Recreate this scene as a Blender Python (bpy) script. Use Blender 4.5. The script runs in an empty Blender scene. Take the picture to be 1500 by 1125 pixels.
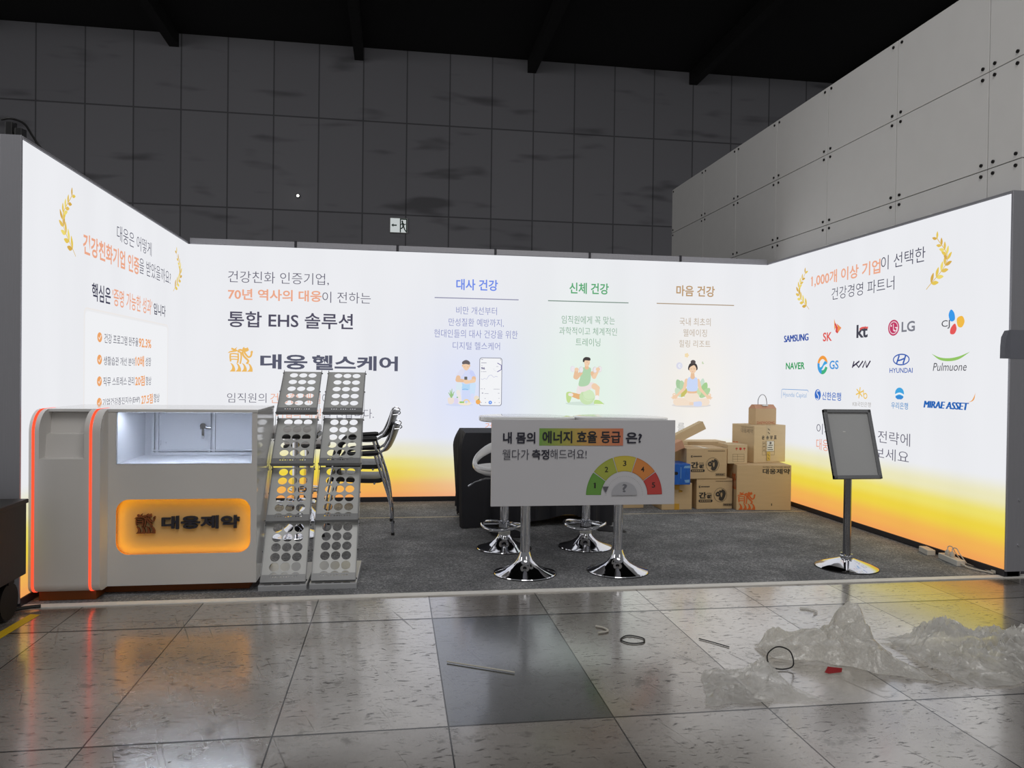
import bpy, bmesh, math, random
from mathutils import Vector, Matrix, noise
from mathutils.geometry import tessellate_polygon
random.seed(7)
SC = bpy.context.scene
COL = SC.collection
PI = math.pi

# ------------------------------------------------------------------ camera, world, lights, exposure
def lin(c):
    return tuple((v/255/12.92 if v/255 <= .04045 else ((v/255+.055)/1.055)**2.4) for v in c)

cam_d = bpy.data.cameras.new('camera')
cam_d.sensor_fit = 'HORIZONTAL'; cam_d.sensor_width = 36.0
cam_d.lens = 1118.0233/1500*36.0
cam_d.clip_start = .05; cam_d.clip_end = 200
cam = bpy.data.objects.new('camera', cam_d); COL.objects.link(cam)
yaw, pitch, roll = .1521, -.0110, .0126
fw = Vector((math.sin(yaw)*math.cos(pitch), math.cos(yaw)*math.cos(pitch), math.sin(pitch)))
r0 = Vector((math.cos(yaw), -math.sin(yaw), 0)); u0 = r0.cross(fw)
rt = r0*math.cos(roll)+u0*math.sin(roll); up = -r0*math.sin(roll)+u0*math.cos(roll)
M = Matrix((rt, up, -fw)).transposed().to_4x4(); M.translation = Vector((1.9896, -7.8412, 1.302))
cam.matrix_world = M
SC.camera = cam

world = bpy.data.worlds.new('hall_air'); SC.world = world; world.use_nodes = True
bg = world.node_tree.nodes['Background']
bg.inputs[0].default_value = (.97, .985, 1.0, 1); bg.inputs[1].default_value = .17

def area(name, loc, target, sx, sy, power, col):
    d = bpy.data.lights.new(name, 'AREA'); d.shape = 'RECTANGLE'; d.size = sx; d.size_y = sy
    d.energy = power; d.color = col
    o = bpy.data.objects.new(name, d); COL.objects.link(o)
    o.location = loc
    o.rotation_euler = (Vector(target)-Vector(loc)).to_track_quat('-Z', 'Y').to_euler()
    return o
# added fill lights around the booth, standing in for unseen hall lighting
area('hall_fill_light', (-9.0, -5.5, 7.2), (6.0, -0.5, 3.2), 4.0, 4.0, 190, (1.0, .98, .95))
area('hall_fill_light', (7.0, -15.0, 7.6), (3.0, -3.0, 0.6), 4.0, 4.0, 70, (1.0, .96, .9))

area('hall_fill_light', (3.0, -8.5, 8.4), (2.9, -2.6, 0), 6.0, 4.0, 260, (1.0, .98, .95))

SC.view_settings.view_transform = 'Standard'; SC.view_settings.look = 'None'
SC.view_settings.gamma = 1.0; SC.view_settings.use_curve_mapping = False
SC.view_settings.exposure = 0.0
SC.cycles.use_denoising = True
SC.cycles.max_bounces = 10; SC.cycles.transparent_max_bounces = 16

# ------------------------------------------------------------------ materials
def newmat(name):
    m = bpy.data.materials.new(name); m.use_nodes = True
    nt = m.node_tree; nt.nodes.clear()
    out = nt.nodes.new('ShaderNodeOutputMaterial')
    return m, nt, out

def pbr(name, col, rough=.5, metal=0.0, bump=0.0, bscale=60.0, var=0.0, vscale=6.0, spec=.5, alpha=1.0, aniso=None, coat=0.0):
    """procedural principled material with noise variation and bump"""
    m, nt, out = newmat(name)
    p = nt.nodes.new('ShaderNodeBsdfPrincipled'); nt.links.new(p.outputs[0], out.inputs[0])
    c = lin(col)
    p.inputs['Roughness'].default_value = rough; p.inputs['Metallic'].default_value = metal
    p.inputs['Specular IOR Level'].default_value = spec; p.inputs['Alpha'].default_value = alpha
    p.inputs['Coat Weight'].default_value = coat
    tc = nt.nodes.new('ShaderNodeTexCoord')
    mp = nt.nodes.new('ShaderNodeMapping'); nt.links.new(tc.outputs['Object'], mp.inputs[0])
    if aniso: mp.inputs['Scale'].default_value = aniso
    n = nt.nodes.new('ShaderNodeTexNoise'); n.inputs['Scale'].default_value = vscale; n.inputs['Detail'].default_value = 5
    nt.links.new(mp.outputs[0], n.inputs['Vector'])
    mx = nt.nodes.new('ShaderNodeMix'); mx.data_type = 'RGBA'
    mx.inputs[6].default_value = tuple(v*(1-var) for v in c)+(1,); mx.inputs[7].default_value = tuple(min(1, v*(1+var)) for v in c)+(1,)
    nt.links.new(n.outputs[0], mx.inputs[0]); nt.links.new(mx.outputs[2], p.inputs['Base Color'])
    if bump:
        b = nt.nodes.new('ShaderNodeBump'); b.inputs['Strength'].default_value = bump; b.inputs['Distance'].default_value = .004
        n2 = nt.nodes.new('ShaderNodeTexNoise'); n2.inputs['Scale'].default_value = bscale; n2.inputs['Detail'].default_value = 4
        nt.links.new(mp.outputs[0], n2.inputs['Vector']); nt.links.new(n2.outputs[0], b.inputs['Height'])
        nt.links.new(b.outputs[0], p.inputs['Normal'])
    return m

def emi(name, col, s=1.0, linear=False):
    m, nt, out = newmat(name)
    e = nt.nodes.new('ShaderNodeEmission'); nt.links.new(e.outputs[0], out.inputs[0])
    e.inputs[0].default_value = (col if linear else lin(col))+(1,); e.inputs[1].default_value = s
    return m

class NX:
    """tiny helper for math node graphs"""
    def __init__(s, nt): s.nt = nt
    def m(s, op, a, b=None, c=None, clamp=False):
        n = s.nt.nodes.new('ShaderNodeMath'); n.operation = op; n.use_clamp = clamp
        for i, v in enumerate((a, b, c)):
            if v is None: continue
            if isinstance(v, (int, float)): n.inputs[i].default_value = v
            else: s.nt.links.new(v, n.inputs[i])
        return n.outputs[0]
    def mix(s, f, a, b):
        n = s.nt.nodes.new('ShaderNodeMix'); n.data_type = 'RGBA'
        for i, v in ((0, f), (6, a), (7, b)):
            if isinstance(v, (int, float)): n.inputs[i].default_value = v
            elif isinstance(v, tuple): n.inputs[i].default_value = v+(1,)
            else: s.nt.links.new(v, n.inputs[i])
        return n.outputs[2]
    def pos(s):
        g = s.nt.nodes.new('ShaderNodeNewGeometry'); x = s.nt.nodes.new('ShaderNodeSeparateXYZ')
        s.nt.links.new(g.outputs['Position'], x.inputs[0]); return x.outputs[0], x.outputs[1], x.outputs[2]
    def vec(s, x, y, z):
        n = s.nt.nodes.new('ShaderNodeCombineXYZ')
        for i, v in enumerate((x, y, z)):
            if isinstance(v, (int, float)): n.inputs[i].default_value = v
            else: s.nt.links.new(v, n.inputs[i])
        return n.outputs[0]
    def noise(s, v, scale, detail=4, rough=.5):
        n = s.nt.nodes.new('ShaderNodeTexNoise'); n.inputs['Scale'].default_value = scale
        n.inputs['Detail'].default_value = detail; n.inputs['Roughness'].default_value = rough
        s.nt.links.new(v, n.inputs['Vector']); return n.outputs[0]
    def ss(s, v, a, b):
        n = s.nt.nodes.new('ShaderNodeMapRange'); n.interpolation_type = 'SMOOTHSTEP'
        s.nt.links.new(v, n.inputs[0]); n.inputs[1].default_value = a; n.inputs[2].default_value = b
        return n.outputs[0]
    def gauss(s, v, c, w):
        d = s.m('DIVIDE', s.m('SUBTRACT', v, c), w)
        return s.m('POWER', 2.71828, s.m('MULTIPLY', s.m('MULTIPLY', d, d), -1.0))
    def ramp(s, v, stops):
        n = s.nt.nodes.new('ShaderNodeValToRGB'); s.nt.links.new(v, n.inputs[0]); e = n.color_ramp.elements
        n.color_ramp.interpolation = 'EASE'
        while len(e) < len(stops): e.new(.5)
        for i, (p, c) in enumerate(stops): e[i].position = p; e[i].color = c+(1,)
        return n.outputs[0]

def fabric_mat(name, tints=()):
    """backlit printed fabric: white print that fades through yellow to orange at the foot"""
    m, nt, out = newmat(name); X = NX(nt)
    x, y, z = X.pos()
    f = X.m('DIVIDE', z, 1.0, clamp=True)
    col = X.ramp(f, [(.05, lin((243, 164, 92))), (.15, lin((244, 180, 88))), (.30, lin((240, 214, 72))), (.40, lin((240, 226, 110))), (.52, lin((238, 233, 190))), (.68, lin((238, 239, 243)))])
    for cx, cz, w, h, c, k in tints:
        g = X.m('MULTIPLY', X.m('MULTIPLY', X.gauss(x, cx, w), X.gauss(z, cz, h)), k)
        col = X.mix(g, col, lin(c))
    n = X.noise(X.vec(X.m('MULTIPLY', x, 2.2), X.m('MULTIPLY', y, 2.2), X.m('MULTIPLY', z, .35)), 1.0, 2)
    st = X.m('ADD', .93, X.m('MULTIPLY', n, .09))
    e = nt.nodes.new('ShaderNodeEmission'); nt.links.new(col, e.inputs[0]); nt.links.new(st, e.inputs[1])
    nt.links.new(e.outputs[0], out.inputs[0])
    return m

def floor_mat():
    """worn painted floor plates with seams, scuffs and one darker plate"""
    m, nt, out = newmat('floor_plates'); X = NX(nt); x, y, z = X.pos()
    px = X.m('DIVIDE', X.m('SUBTRACT', x, .937), .6312)
    ix = X.m('FLOOR', px); fx = X.m('SUBTRACT', px, ix)
    py = X.m('DIVIDE', X.m('SUBTRACT', y, -3.765), 1.265); iy = X.m('FLOOR', py)
    wn = nt.nodes.new('ShaderNodeTexWhiteNoise'); wn.noise_dimensions = '2D'; nt.links.new(X.vec(ix, iy, 0), wn.inputs[0])
    P = X.vec(x, y, 0)
    big = X.noise(P, 1.6, 5, .6)
    tone = X.m('ADD', X.m('MULTIPLY', wn.outputs[0], .22), X.m('MULTIPLY', big, .45))
    base = X.mix(X.ss(tone, .15, .5), lin((130, 123, 115)), lin((194, 189, 182)))
    # the newer, darker plate
    dark = X.m('MULTIPLY', X.m('COMPARE', ix, 2.0, .1), X.m('COMPARE', iy, -1.0, .1))
    base = X.mix(dark, base, lin((84, 87, 88)))
    # short scuffs along x, longer scratches along y, worn patches
    warp = X.noise(P, 4.0, 2, .5)
    sx, sy = X.m('ADD', x, X.m('MULTIPLY', warp, .12)), X.m('ADD', y, X.m('MULTIPLY', X.noise(P, 6.5, 2, .5), .10))
    sc = X.noise(X.vec(X.m('MULTIPLY', sx, 16), X.m('MULTIPLY', sy, 62), 0), 1.0, 6, .68)
    sc2 = X.noise(X.vec(X.m('MULTIPLY', X.m('ADD', sx, sy), 40), X.m('MULTIPLY', X.m('SUBTRACT', sx, sy), 40), 5), 1.0, 6, .7)
    region = X.ss(X.noise(P, 1.9, 4, .65), .30, .52)
    scm = X.m('MAXIMUM', X.m('MULTIPLY', X.ss(sc, .575, .61), region), X.m('MULTIPLY', X.ss(sc2, .635, .66), .85))
    sl = X.noise(X.vec(X.m('MULTIPLY', X.m('ADD', x, X.m('MULTIPLY', y, .35)), 60), X.m('MULTIPLY', y, 1.5), 3.0), 1.0, 2, .5)
    slm = X.m('MULTIPLY', X.m('MULTIPLY', X.ss(sl, .66, .71), .7), X.ss(X.noise(P, 2.7, 3, .6), .42, .58))
    wp = X.noise(P, 5.0, 8, .7); wm = X.m('MULTIPLY', X.ss(wp, .58, .66), .5)
    keep = X.m('SUBTRACT', 1.0, X.m('MULTIPLY', dark, .75))
    wear = X.m('MULTIPLY', X.m('MAXIMUM', X.m('MAXIMUM', scm, slm), wm), keep)
    base = X.mix(X.m('MULTIPLY', wear, .9), base, lin((54, 45, 38)))
    # seams
    ex = X.m('MINIMUM', fx, X.m('SUBTRACT', 1.0, fx))
    s1 = X.m('LESS_THAN', ex, .0045)
    near = X.m('ABSOLUTE', X.m('ADD', y, 3.766)); s2 = X.m('LESS_THAN', near, .009)
    s3 = X.m('MULTIPLY', X.m('LESS_THAN', X.m('ABSOLUTE', X.m('ADD', y, 3.645)), .0025), .7)
    fy = X.m('SUBTRACT', py, iy); s4 = X.m('LESS_THAN', X.m('MINIMUM', fy, X.m('SUBTRACT', 1.0, fy)), .004)
    seam = X.m('MAXIMUM', X.m('MAXIMUM', s1, s2), X.m('MAXIMUM', s3, s4))
    base = X.mix(seam, base, lin((16, 14, 13)))
    p = nt.nodes.new('ShaderNodeBsdfPrincipled'); nt.links.new(p.outputs[0], out.inputs[0]); nt.links.new(base, p.inputs['Base Color'])
    rg = X.m('ADD', X.m('ADD', .17, X.m('MULTIPLY', wp, .16)), X.m('MULTIPLY', X.m('MAXIMUM', wear, seam), .35)); nt.links.new(rg, p.inputs['Roughness'])
    p.inputs['IOR'].default_value = 1.7; p.inputs['Specular IOR Level'].default_value = .8; p.inputs['Metallic'].default_value = .48; p.inputs['Coat Weight'].default_value = .8; p.inputs['Coat Roughness'].default_value = .12
    b = nt.nodes.new('ShaderNodeBump'); b.inputs['Strength'].default_value = .18; b.inputs['Distance'].default_value = .002
    hgt = X.m('SUBTRACT', X.m('MULTIPLY', X.noise(P, 3.0, 3, .5), 1.0), X.m('ADD', X.m('MULTIPLY', wear, .25), seam))
    nt.links.new(hgt, b.inputs['Height']); nt.links.new(b.outputs[0], p.inputs['Normal'])
    return m

def hall_wall_mat():
    """dark acoustic wall tiles, 1 m by 2.1 m, thin dark joints, faint painted truss shadows"""
    m, nt, out = newmat('hall_wall_tiles'); X = NX(nt); x, y, z = X.pos()
    px = X.m('DIVIDE', X.m('SUBTRACT', x, -5.71), .988); ix = X.m('FLOOR', px); fx = X.m('SUBTRACT', px, ix)
    pz = X.m('DIVIDE', X.m('SUBTRACT', z, 4.975), 2.108); iz = X.m('FLOOR', pz); fz = X.m('SUBTRACT', pz, iz)
    wn = nt.nodes.new('ShaderNodeTexWhiteNoise'); wn.noise_dimensions = '2D'; nt.links.new(X.vec(ix, iz, 0), wn.inputs[0])
    jx = X.m('LESS_THAN', X.m('MINIMUM', fx, X.m('SUBTRACT', 1.0, fx)), .016)
    jz = X.m('LESS_THAN', X.m('MINIMUM', fz, X.m('SUBTRACT', 1.0, fz)), .008)
    shade_n = X.noise(X.vec(X.m('MULTIPLY', x, .55), 0, X.m('MULTIPLY', z, 2.4)), 1.0, 2, .5)
    shade = X.m('MULTIPLY', X.ss(shade_n, .56, .72), .55)  # shadows of hanging trusses, painted into the colour as stretched dark noise
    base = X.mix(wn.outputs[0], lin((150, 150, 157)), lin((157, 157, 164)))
    base = X.mix(shade, base, lin((72, 71, 74)))
    base = X.mix(X.m('MULTIPLY', X.m('MAXIMUM', jx, jz), .6), base, lin((58, 58, 62)))
    p = nt.nodes.new('ShaderNodeBsdfPrincipled'); nt.links.new(p.outputs[0], out.inputs[0]); nt.links.new(base, p.inputs['Base Color'])
    p.inputs['Roughness'].default_value = .9; p.inputs['Specular IOR Level'].default_value = .2
    b = nt.nodes.new('ShaderNodeBump'); b.inputs['Strength'].default_value = .4; b.inputs['Distance'].default_value = .01
    nt.links.new(X.noise(X.vec(x, y, z), 30, 3), b.inputs['Height']); nt.links.new(b.outputs[0], p.inputs['Normal'])
    return m

def carpet_mat():
    m, nt, out = newmat('needle_felt_carpet'); X = NX(nt); x, y, z = X.pos(); P = X.vec(x, y, z)
    n = X.noise(P, 85, 4, .8); n2 = X.noise(P, 3, 4, .6); n3 = X.noise(P, 420, 2, .6)
    t = X.m('ADD', X.m('MULTIPLY', n, .55), X.m('ADD', X.m('MULTIPLY', n3, .35), X.m('MULTIPLY', n2, .2)))
    base = X.ramp(t, [(.40, lin((60, 61, 63))), (.55, lin((118, 119, 122))), (.70, lin((205, 205, 206)))])
    p = nt.nodes.new('ShaderNodeBsdfPrincipled'); nt.links.new(p.outputs[0], out.inputs[0]); nt.links.new(base, p.inputs['Base Color'])
    p.inputs['Roughness'].default_value = 1.0; p.inputs['Specular IOR Level'].default_value = .1
    b = nt.nodes.new('ShaderNodeBump'); b.inputs['Strength'].default_value = .8; b.inputs['Distance'].default_value = .012
    rip = X.noise(X.vec(X.m('MULTIPLY', x, .9), X.m('MULTIPLY', y, 3.2), 0), 1.0, 2)
    nt.links.new(X.m('ADD', X.m('MULTIPLY', n, .25), X.m('MULTIPLY', rip, 2.5)), b.inputs['Height']); nt.links.new(b.outputs[0], p.inputs['Normal'])
    return m

def film_mat(name, col, a, bscale):
    m, nt, out = newmat(name); X = NX(nt)
    p = nt.nodes.new('ShaderNodeBsdfPrincipled')
    p.inputs['Base Color'].default_value = lin(col)+(1,); p.inputs['Roughness'].default_value = .13; p.inputs['Specular IOR Level'].default_value = 1.0; p.inputs['Coat Weight'].default_value = 1.0; p.inputs['Coat Roughness'].default_value = .06
    x, y, z = X.pos(); n = X.noise(X.vec(x, y, z), bscale, 3)
    b = nt.nodes.new('ShaderNodeBump'); b.inputs['Strength'].default_value = .6; b.inputs['Distance'].default_value = .006
    nt.links.new(n, b.inputs['Height']); nt.links.new(b.outputs[0], p.inputs['Normal'])
    tr = nt.nodes.new('ShaderNodeBsdfTransparent'); mx = nt.nodes.new('ShaderNodeMixShader')
    nt.links.new(X.m('ADD', a, X.m('MULTIPLY', X.ss(n, .4, .7), .25)), mx.inputs[0]); nt.links.new(tr.outputs[0], mx.inputs[1])
    tl = nt.nodes.new('ShaderNodeBsdfTranslucent'); tl.inputs[0].default_value = lin(col)+(1,); nt.links.new(b.outputs[0], tl.inputs['Normal'])
    m2 = nt.nodes.new('ShaderNodeMixShader'); m2.inputs[0].default_value = .55; nt.links.new(p.outputs[0], m2.inputs[1]); nt.links.new(tl.outputs[0], m2.inputs[2]); nt.links.new(m2.outputs[0], mx.inputs[2])
    nt.links.new(mx.outputs[0], out.inputs[0]); return m

def pane_mat():
    m, nt, out = newmat('clear_glass_pane'); g = nt.nodes.new('ShaderNodeBsdfGlossy'); g.inputs['Roughness'].default_value = .02
    t = nt.nodes.new('ShaderNodeBsdfTransparent'); f = nt.nodes.new('ShaderNodeFresnel'); f.inputs[0].default_value = 1.45
    mx = nt.nodes.new('ShaderNodeMixShader'); nt.links.new(f.outputs[0], mx.inputs[0]); nt.links.new(t.outputs[0], mx.inputs[1]); nt.links.new(g.outputs[0], mx.inputs[2])
    nt.links.new(mx.outputs[0], out.inputs[0]); return m

MT = dict(
    alu=pbr('anodised_aluminium', (172, 172, 179), .42, .55, var=.08, aniso=(30, 30, 1)),
    alu_dark=pbr('dark_aluminium', (60, 60, 66), .45, .5, var=.1),
    dark=pbr('black_plastic', (24, 24, 26), .45, var=.1),
    rubber=pbr('black_rubber', (18, 18, 19), .6),
    chrome=pbr('polished_chrome', (214, 215, 220), .06, 1.0, var=.02),
    chrome_dull=pbr('brushed_chrome', (150, 150, 154), .18, 1.0, var=.05, aniso=(1, 1, 20)),
    kiosk=pbr('white_lacquer', (214, 211, 208), .28, var=.03, bump=.06, bscale=300),
    kiosk_side=pbr('gloss_white_lacquer', (214, 213, 212), .07, var=.02),
    inner=pbr('white_laminate', (226, 228, 234), .4, var=.02),
    plinth=pbr('orange_brown_plinth', (148, 78, 24), .5, var=.1),
    rack=pbr('grey_acrylic', (206, 207, 206), .28, var=.05, bump=.05, bscale=200, alpha=.93),
    rack_lip=pbr('dark_grey_acrylic', (140, 141, 143), .3, var=.05),
    rack_base=pbr('satin_steel', (196, 197, 200), .34, .35, var=.05, aniso=(1, 20, 1)),
    strut=pbr('clear_acrylic_strut', (190, 192, 194), .15, alpha=.55),
    cloth=pbr('black_tablecloth', (36, 36, 42), .85, var=.15, bump=.2, bscale=400),
    vinyl=pbr('black_vinyl', (30, 30, 33), .38, var=.1, bump=.1, bscale=250),
    abs=pbr('glossy_white_shell', (226, 226, 228), .12, var=.02),
    cushion=pbr('off_white_cushion', (200, 198, 198), .5, var=.04, bump=.1),
    top=pbr('white_table_top', (232, 232, 232), .06, var=.02),
    board=pbr('white_foam_board', (206, 205, 210), .5, var=.02),
    card=pbr('kraft_cardboard', (206, 178, 138), .8, var=.07, bump=.12, bscale=90, aniso=(1, 1, 6)),
    card_pale=pbr('pale_cardboard', (214, 190, 152), .8, var=.07, bump=.12, bscale=90, aniso=(1, 1, 6)),
    card_pink=pbr('reddish_kraft_paper', (206, 156, 126), .8, var=.08, bump=.15, bscale=60),
    kraft=pbr('kraft_bag_paper', (206, 176, 136), .75, var=.1, bump=.2, bscale=30),
    blue=pbr('printed_blue_carton', (24, 96, 190), .4, var=.35, vscale=14, aniso=(4, 4, 1)),
    tape_clear=pbr('clear_packing_tape', (214, 200, 170), .25, var=.08),
    tape_yellow=pbr('amber_packing_tape', (206, 158, 60), .3, var=.12),
    tape_white=pbr('white_floor_tape', (232, 229, 224), .5, var=.12, vscale=20),
    tape_grey=pbr('grey_cloth_tape', (120, 122, 132), .55, var=.08, bump=.2, bscale=200),
    tape_road=pbr('yellow_floor_tape', (206, 172, 30), .45, var=.12),
    seam=pbr('pale_seam_tape', (190, 178, 150), .5, var=.1),
    stand=pbr('charcoal_frame', (128, 129, 132), .4, .25, var=.05),
    stand_face=pbr('grey_backing_sheet', (180, 181, 182), .35, var=.06, vscale=4),
    plug=pbr('white_plastic', (206, 206, 202), .4, var=.04),
    cable=pbr('white_cable', (196, 192, 182), .45),
    paper=pbr('white_paper', (226, 226, 224), .7, var=.03),
    red=pbr('red_tape', (150, 24, 30), .5, var=.1),
    panel=pbr('grey_partition_panel', (228, 227, 226), .6, var=.03, bump=.05, bscale=120),
    bolt=pbr('dark_bolt', (48, 46, 46), .4, .6),
    black=pbr('black_painted_steel', (14, 14, 15), .8),
    navy=pbr('navy_partition', (26, 32, 70), .7, var=.05),
    case=pbr('black_flight_case', (40, 40, 38), .45, .2, var=.15, bump=.1),
    green=pbr('exit_sign_green', (32, 74, 62), .5),
    led=emi('red_led_strip', (1.0, .075, .03), 1.5, True),
    amber=emi('amber_sign_leds', (1.0, .60, .002), 9.0, True),
    white_led=emi('cool_white_led', (.78, .86, 1.0), 62.0, True),
    lamp=emi('small_wall_lamp', (1, .98, .92), 5.0, True),
    bubble=film_mat('bubble_wrap', (250, 248, 243), .74, 90),
    film=film_mat('clear_film', (248, 247, 244), .46, 16),
    exit_face=emi('exit_sign_face', (196, 202, 202), .95),
    pane=pane_mat(),
)
_pc = {}
def glow(c):       # backlit print colour on the light boxes
    k = ('g',)+tuple(c)
    if k not in _pc: _pc[k] = emi('backlit_print', c, .97)
    return _pc[k]
def ink(c):        # ordinary printed ink
    k = ('i',)+tuple(c)
    if k not in _pc: _pc[k] = pbr('printed_ink', c, .55, var=.03)
    return _pc[k]

# ------------------------------------------------------------------ object helpers
def basis(o): return Matrix.Translation(o.location) @ o.rotation_euler.to_matrix().to_4x4()
def adopt(o, parent, worldspace):
    if parent is not None:
        o.parent = parent
        if worldspace:
            o.matrix_parent_inverse = world_of(parent).inverted()
def world_of(o):
    m = basis(o)
    if o.parent is not None: m = world_of(o.parent) @ o.matrix_parent_inverse @ m
    return m
def tag(o, label=None, cat=None, group=None, kind=None):
    if label: o['label'] = label
    if cat: o['category'] = cat
    if group: o['group'] = group
    if kind: o['kind'] = kind
    return o
def thing(name, label, cat, loc=(0, 0, 0), rz=0, group=None):
    o = bpy.data.objects.new(name, None); COL.objects.link(o)
    o.empty_display_size = .1; o.location = loc; o.rotation_euler = (0, 0, rz)
    return tag(o, label, cat, group)
def dup(root, loc, rz=0, label=None, group=None):
    r = root.copy(); COL.objects.link(r); r.location = loc; r.rotation_euler = (0, 0, rz)
    if label: r['label'] = label
    if group: r['group'] = group
    for ch in list(root.children):
        c = ch.copy(); COL.objects.link(c); c.parent = r
        for g in ch.children:
            d = g.copy(); COL.objects.link(d); d.parent = c
    return r

def catmull(pts, k=6, closed=False):
    P = [Vector(p) for p in pts]; n = len(P); out = []
    rng = n if closed else n-1
    for i in range(rng):
        a = P[(i-1) % n] if closed or i > 0 else P[0]*2-P[1]
        b = P[i]; c = P[(i+1) % n]
        d = P[(i+2) % n] if closed or i+2 < n else P[-1]*2-P[-2]
        for j in range(k):
            t = j/k
            out.append(.5*((2*b)+(c-a)*t+(2*a-5*b+4*c-d)*t*t+(3*b-a-3*c+d)*t**3))
    if not closed: out.append(P[-1])
    return out

class MB:
    def __init__(s): s.v = []; s.f = []; s.mi = []
    def add(s, vs, fs, mi=0):
        o = len(s.v); s.v += [tuple(v) for v in vs]; s.f += [tuple(i+o for i in f) for f in fs]; s.mi += [mi]*len(fs); return s
    def box(s, x0, x1, y0, y1, z0, z1, mi=0, mat=None):
        vs = [Vector((x, y, z)) for z in (z0, z1) for y in (y0, y1) for x in (x0, x1)]
        if mat: vs = [mat @ v for v in vs]
        return s.add(vs, [(0, 2, 3, 1), (4, 5, 7, 6), (0, 1, 5, 4), (2, 6, 7, 3), (0, 4, 6, 2), (1, 3, 7, 5)], mi)
    def rbox(s, x0, x1, y0, y1, z0, z1, r, seg=2, mat=None):
        bm = bmesh.new(); bmesh.ops.create_cube(bm, size=1)
        for v in bm.verts: v.co = Vector((x0+(v.co.x+.5)*(x1-x0), y0+(v.co.y+.5)*(y1-y0), z0+(v.co.z+.5)*(z1-z0)))
        bmesh.ops.bevel(bm, geom=list(bm.edges), offset=r, segments=seg, profile=.5, affect='EDGES')
        bm.verts.index_update()
        vs = [(mat @ v.co) if mat else v.co.copy() for v in bm.verts]; fs = [[v.index for v in f.verts] for f in bm.faces]; bm.free()
        return s.add(vs, fs)
    def lathe(s, prof, c=(0, 0, 0), n=40, cap=True):
        vs = []; fs = []; m = len(prof)
        for i in range(n):
            a = 2*PI*i/n
            for r, z in prof: vs.append((c[0]+r*math.cos(a), c[1]+r*math.sin(a), c[2]+z))
        for i in range(n):
            j = (i+1) % n
            for k in range(m-1): fs.append((i*m+k, j*m+k, j*m+k+1, i*m+k+1))
        if cap:
            fs.append(tuple(i*m for i in range(n))[::-1]); fs.append(tuple(i*m+m-1 for i in range(n)))
        return s.add(vs, fs)
    def tube(s, pts, r, n=10, closed=False, cap=True):
        P = [Vector(p) for p in pts]; m = len(P); R = r if isinstance(r, (list, tuple)) else [r]*m
        vs = []; fs = []; prev = None
        for i in range(m):
            if closed: t = (P[(i+1) % m]-P[i-1]).normalized()
            else: t = (P[min(i+1, m-1)]-P[max(i-1, 0)]).normalized()
            if prev is None:
                a = Vector((0, 0, 1)) if abs(t.z) < .9 else Vector((1, 0, 0)); nx = t.cross(a).normalized()
            else: nx = (prev-t*prev.dot(t)).normalized()
            prev = nx; b = t.cross(nx)
            for k in range(n):
                an = 2*PI*k/n; vs.append(P[i]+(nx*math.cos(an)+b*math.sin(an))*R[i])
        for i in range(m if closed else m-1):
            j = (i+1) % m
            for k in range(n): fs.append((i*n+k, i*n+(k+1) % n, j*n+(k+1) % n, j*n+k))
        if cap and not closed: fs.append(tuple(range(n))[::-1]); fs.append(tuple((m-1)*n+k for k in range(n)))
        return s.add(vs, fs)
    def prism(s, poly, fn, t0, t1):
        """closed 2D polygon extruded: fn(u, v, t) gives the 3D point"""
        n = len(poly); vs = [fn(u, v, t0) for u, v in poly]+[fn(u, v, t1) for u, v in poly]
        fs = [(i, (i+1) % n, n+(i+1) % n, n+i) for i in range(n)]
        tr = tessellate_polygon([[Vector((u, v, 0)) for u, v in poly]])
        fs += [tuple(t) for t in tr]+[tuple(i+n for i in t)[::-1] for t in tr]
        return s.add(vs, fs)
    def plate(s, outer, holes, fn, t0, t1):
        """flat plate with holes, thickness t0..t1"""
        loops = [outer]+holes; flat = [p for l in loops for p in l]; n = len(flat)
        tr = tessellate_polygon([[Vector((u, v, 0)) for u, v in l] for l in loops])
        vs = [fn(u, v, t0) for u, v in flat]+[fn(u, v, t1) for u, v in flat]
        fs = [tuple(t) for t in tr]+[tuple(i+n for i in t)[::-1] for t in tr]; o = 0
        for l in loops:
            k = len(l); fs += [(o+i, o+(i+1) % k, n+o+(i+1) % k, n+o+i) for i in range(k)]; o += k
        return s.add(vs, fs)
    def build(s, name, mat, parent=None, ws=False, smooth=False, bevel=0, sub=0, fix=True):
        me = bpy.data.meshes.new(name); me.from_pydata(s.v, [], s.f)
        mats = mat if isinstance(mat, (list, tuple)) else [mat]
        for m in mats: me.materials.append(MT[m] if isinstance(m, str) else m)
        me.polygons.foreach_set('material_index', s.mi)
        if fix:
            bm = bmesh.new(); bm.from_mesh(me); bmesh.ops.recalc_face_normals(bm, faces=bm.faces); bm.to_mesh(me); bm.free()
        if smooth:
            me.polygons.foreach_set('use_smooth', [True]*len(me.polygons))
            me.set_sharp_from_angle(angle=math.radians(40))
        o = bpy.data.objects.new(name, me); COL.objects.link(o)
        if bevel:
            b = o.modifiers.new('bevel', 'BEVEL'); b.width = bevel; b.segments = 2; b.limit_method = 'ANGLE'
        if sub:
            b = o.modifiers.new('sub', 'SUBSURF'); b.levels = sub; b.render_levels = sub
        adopt(o, parent, ws)
        return o

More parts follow.
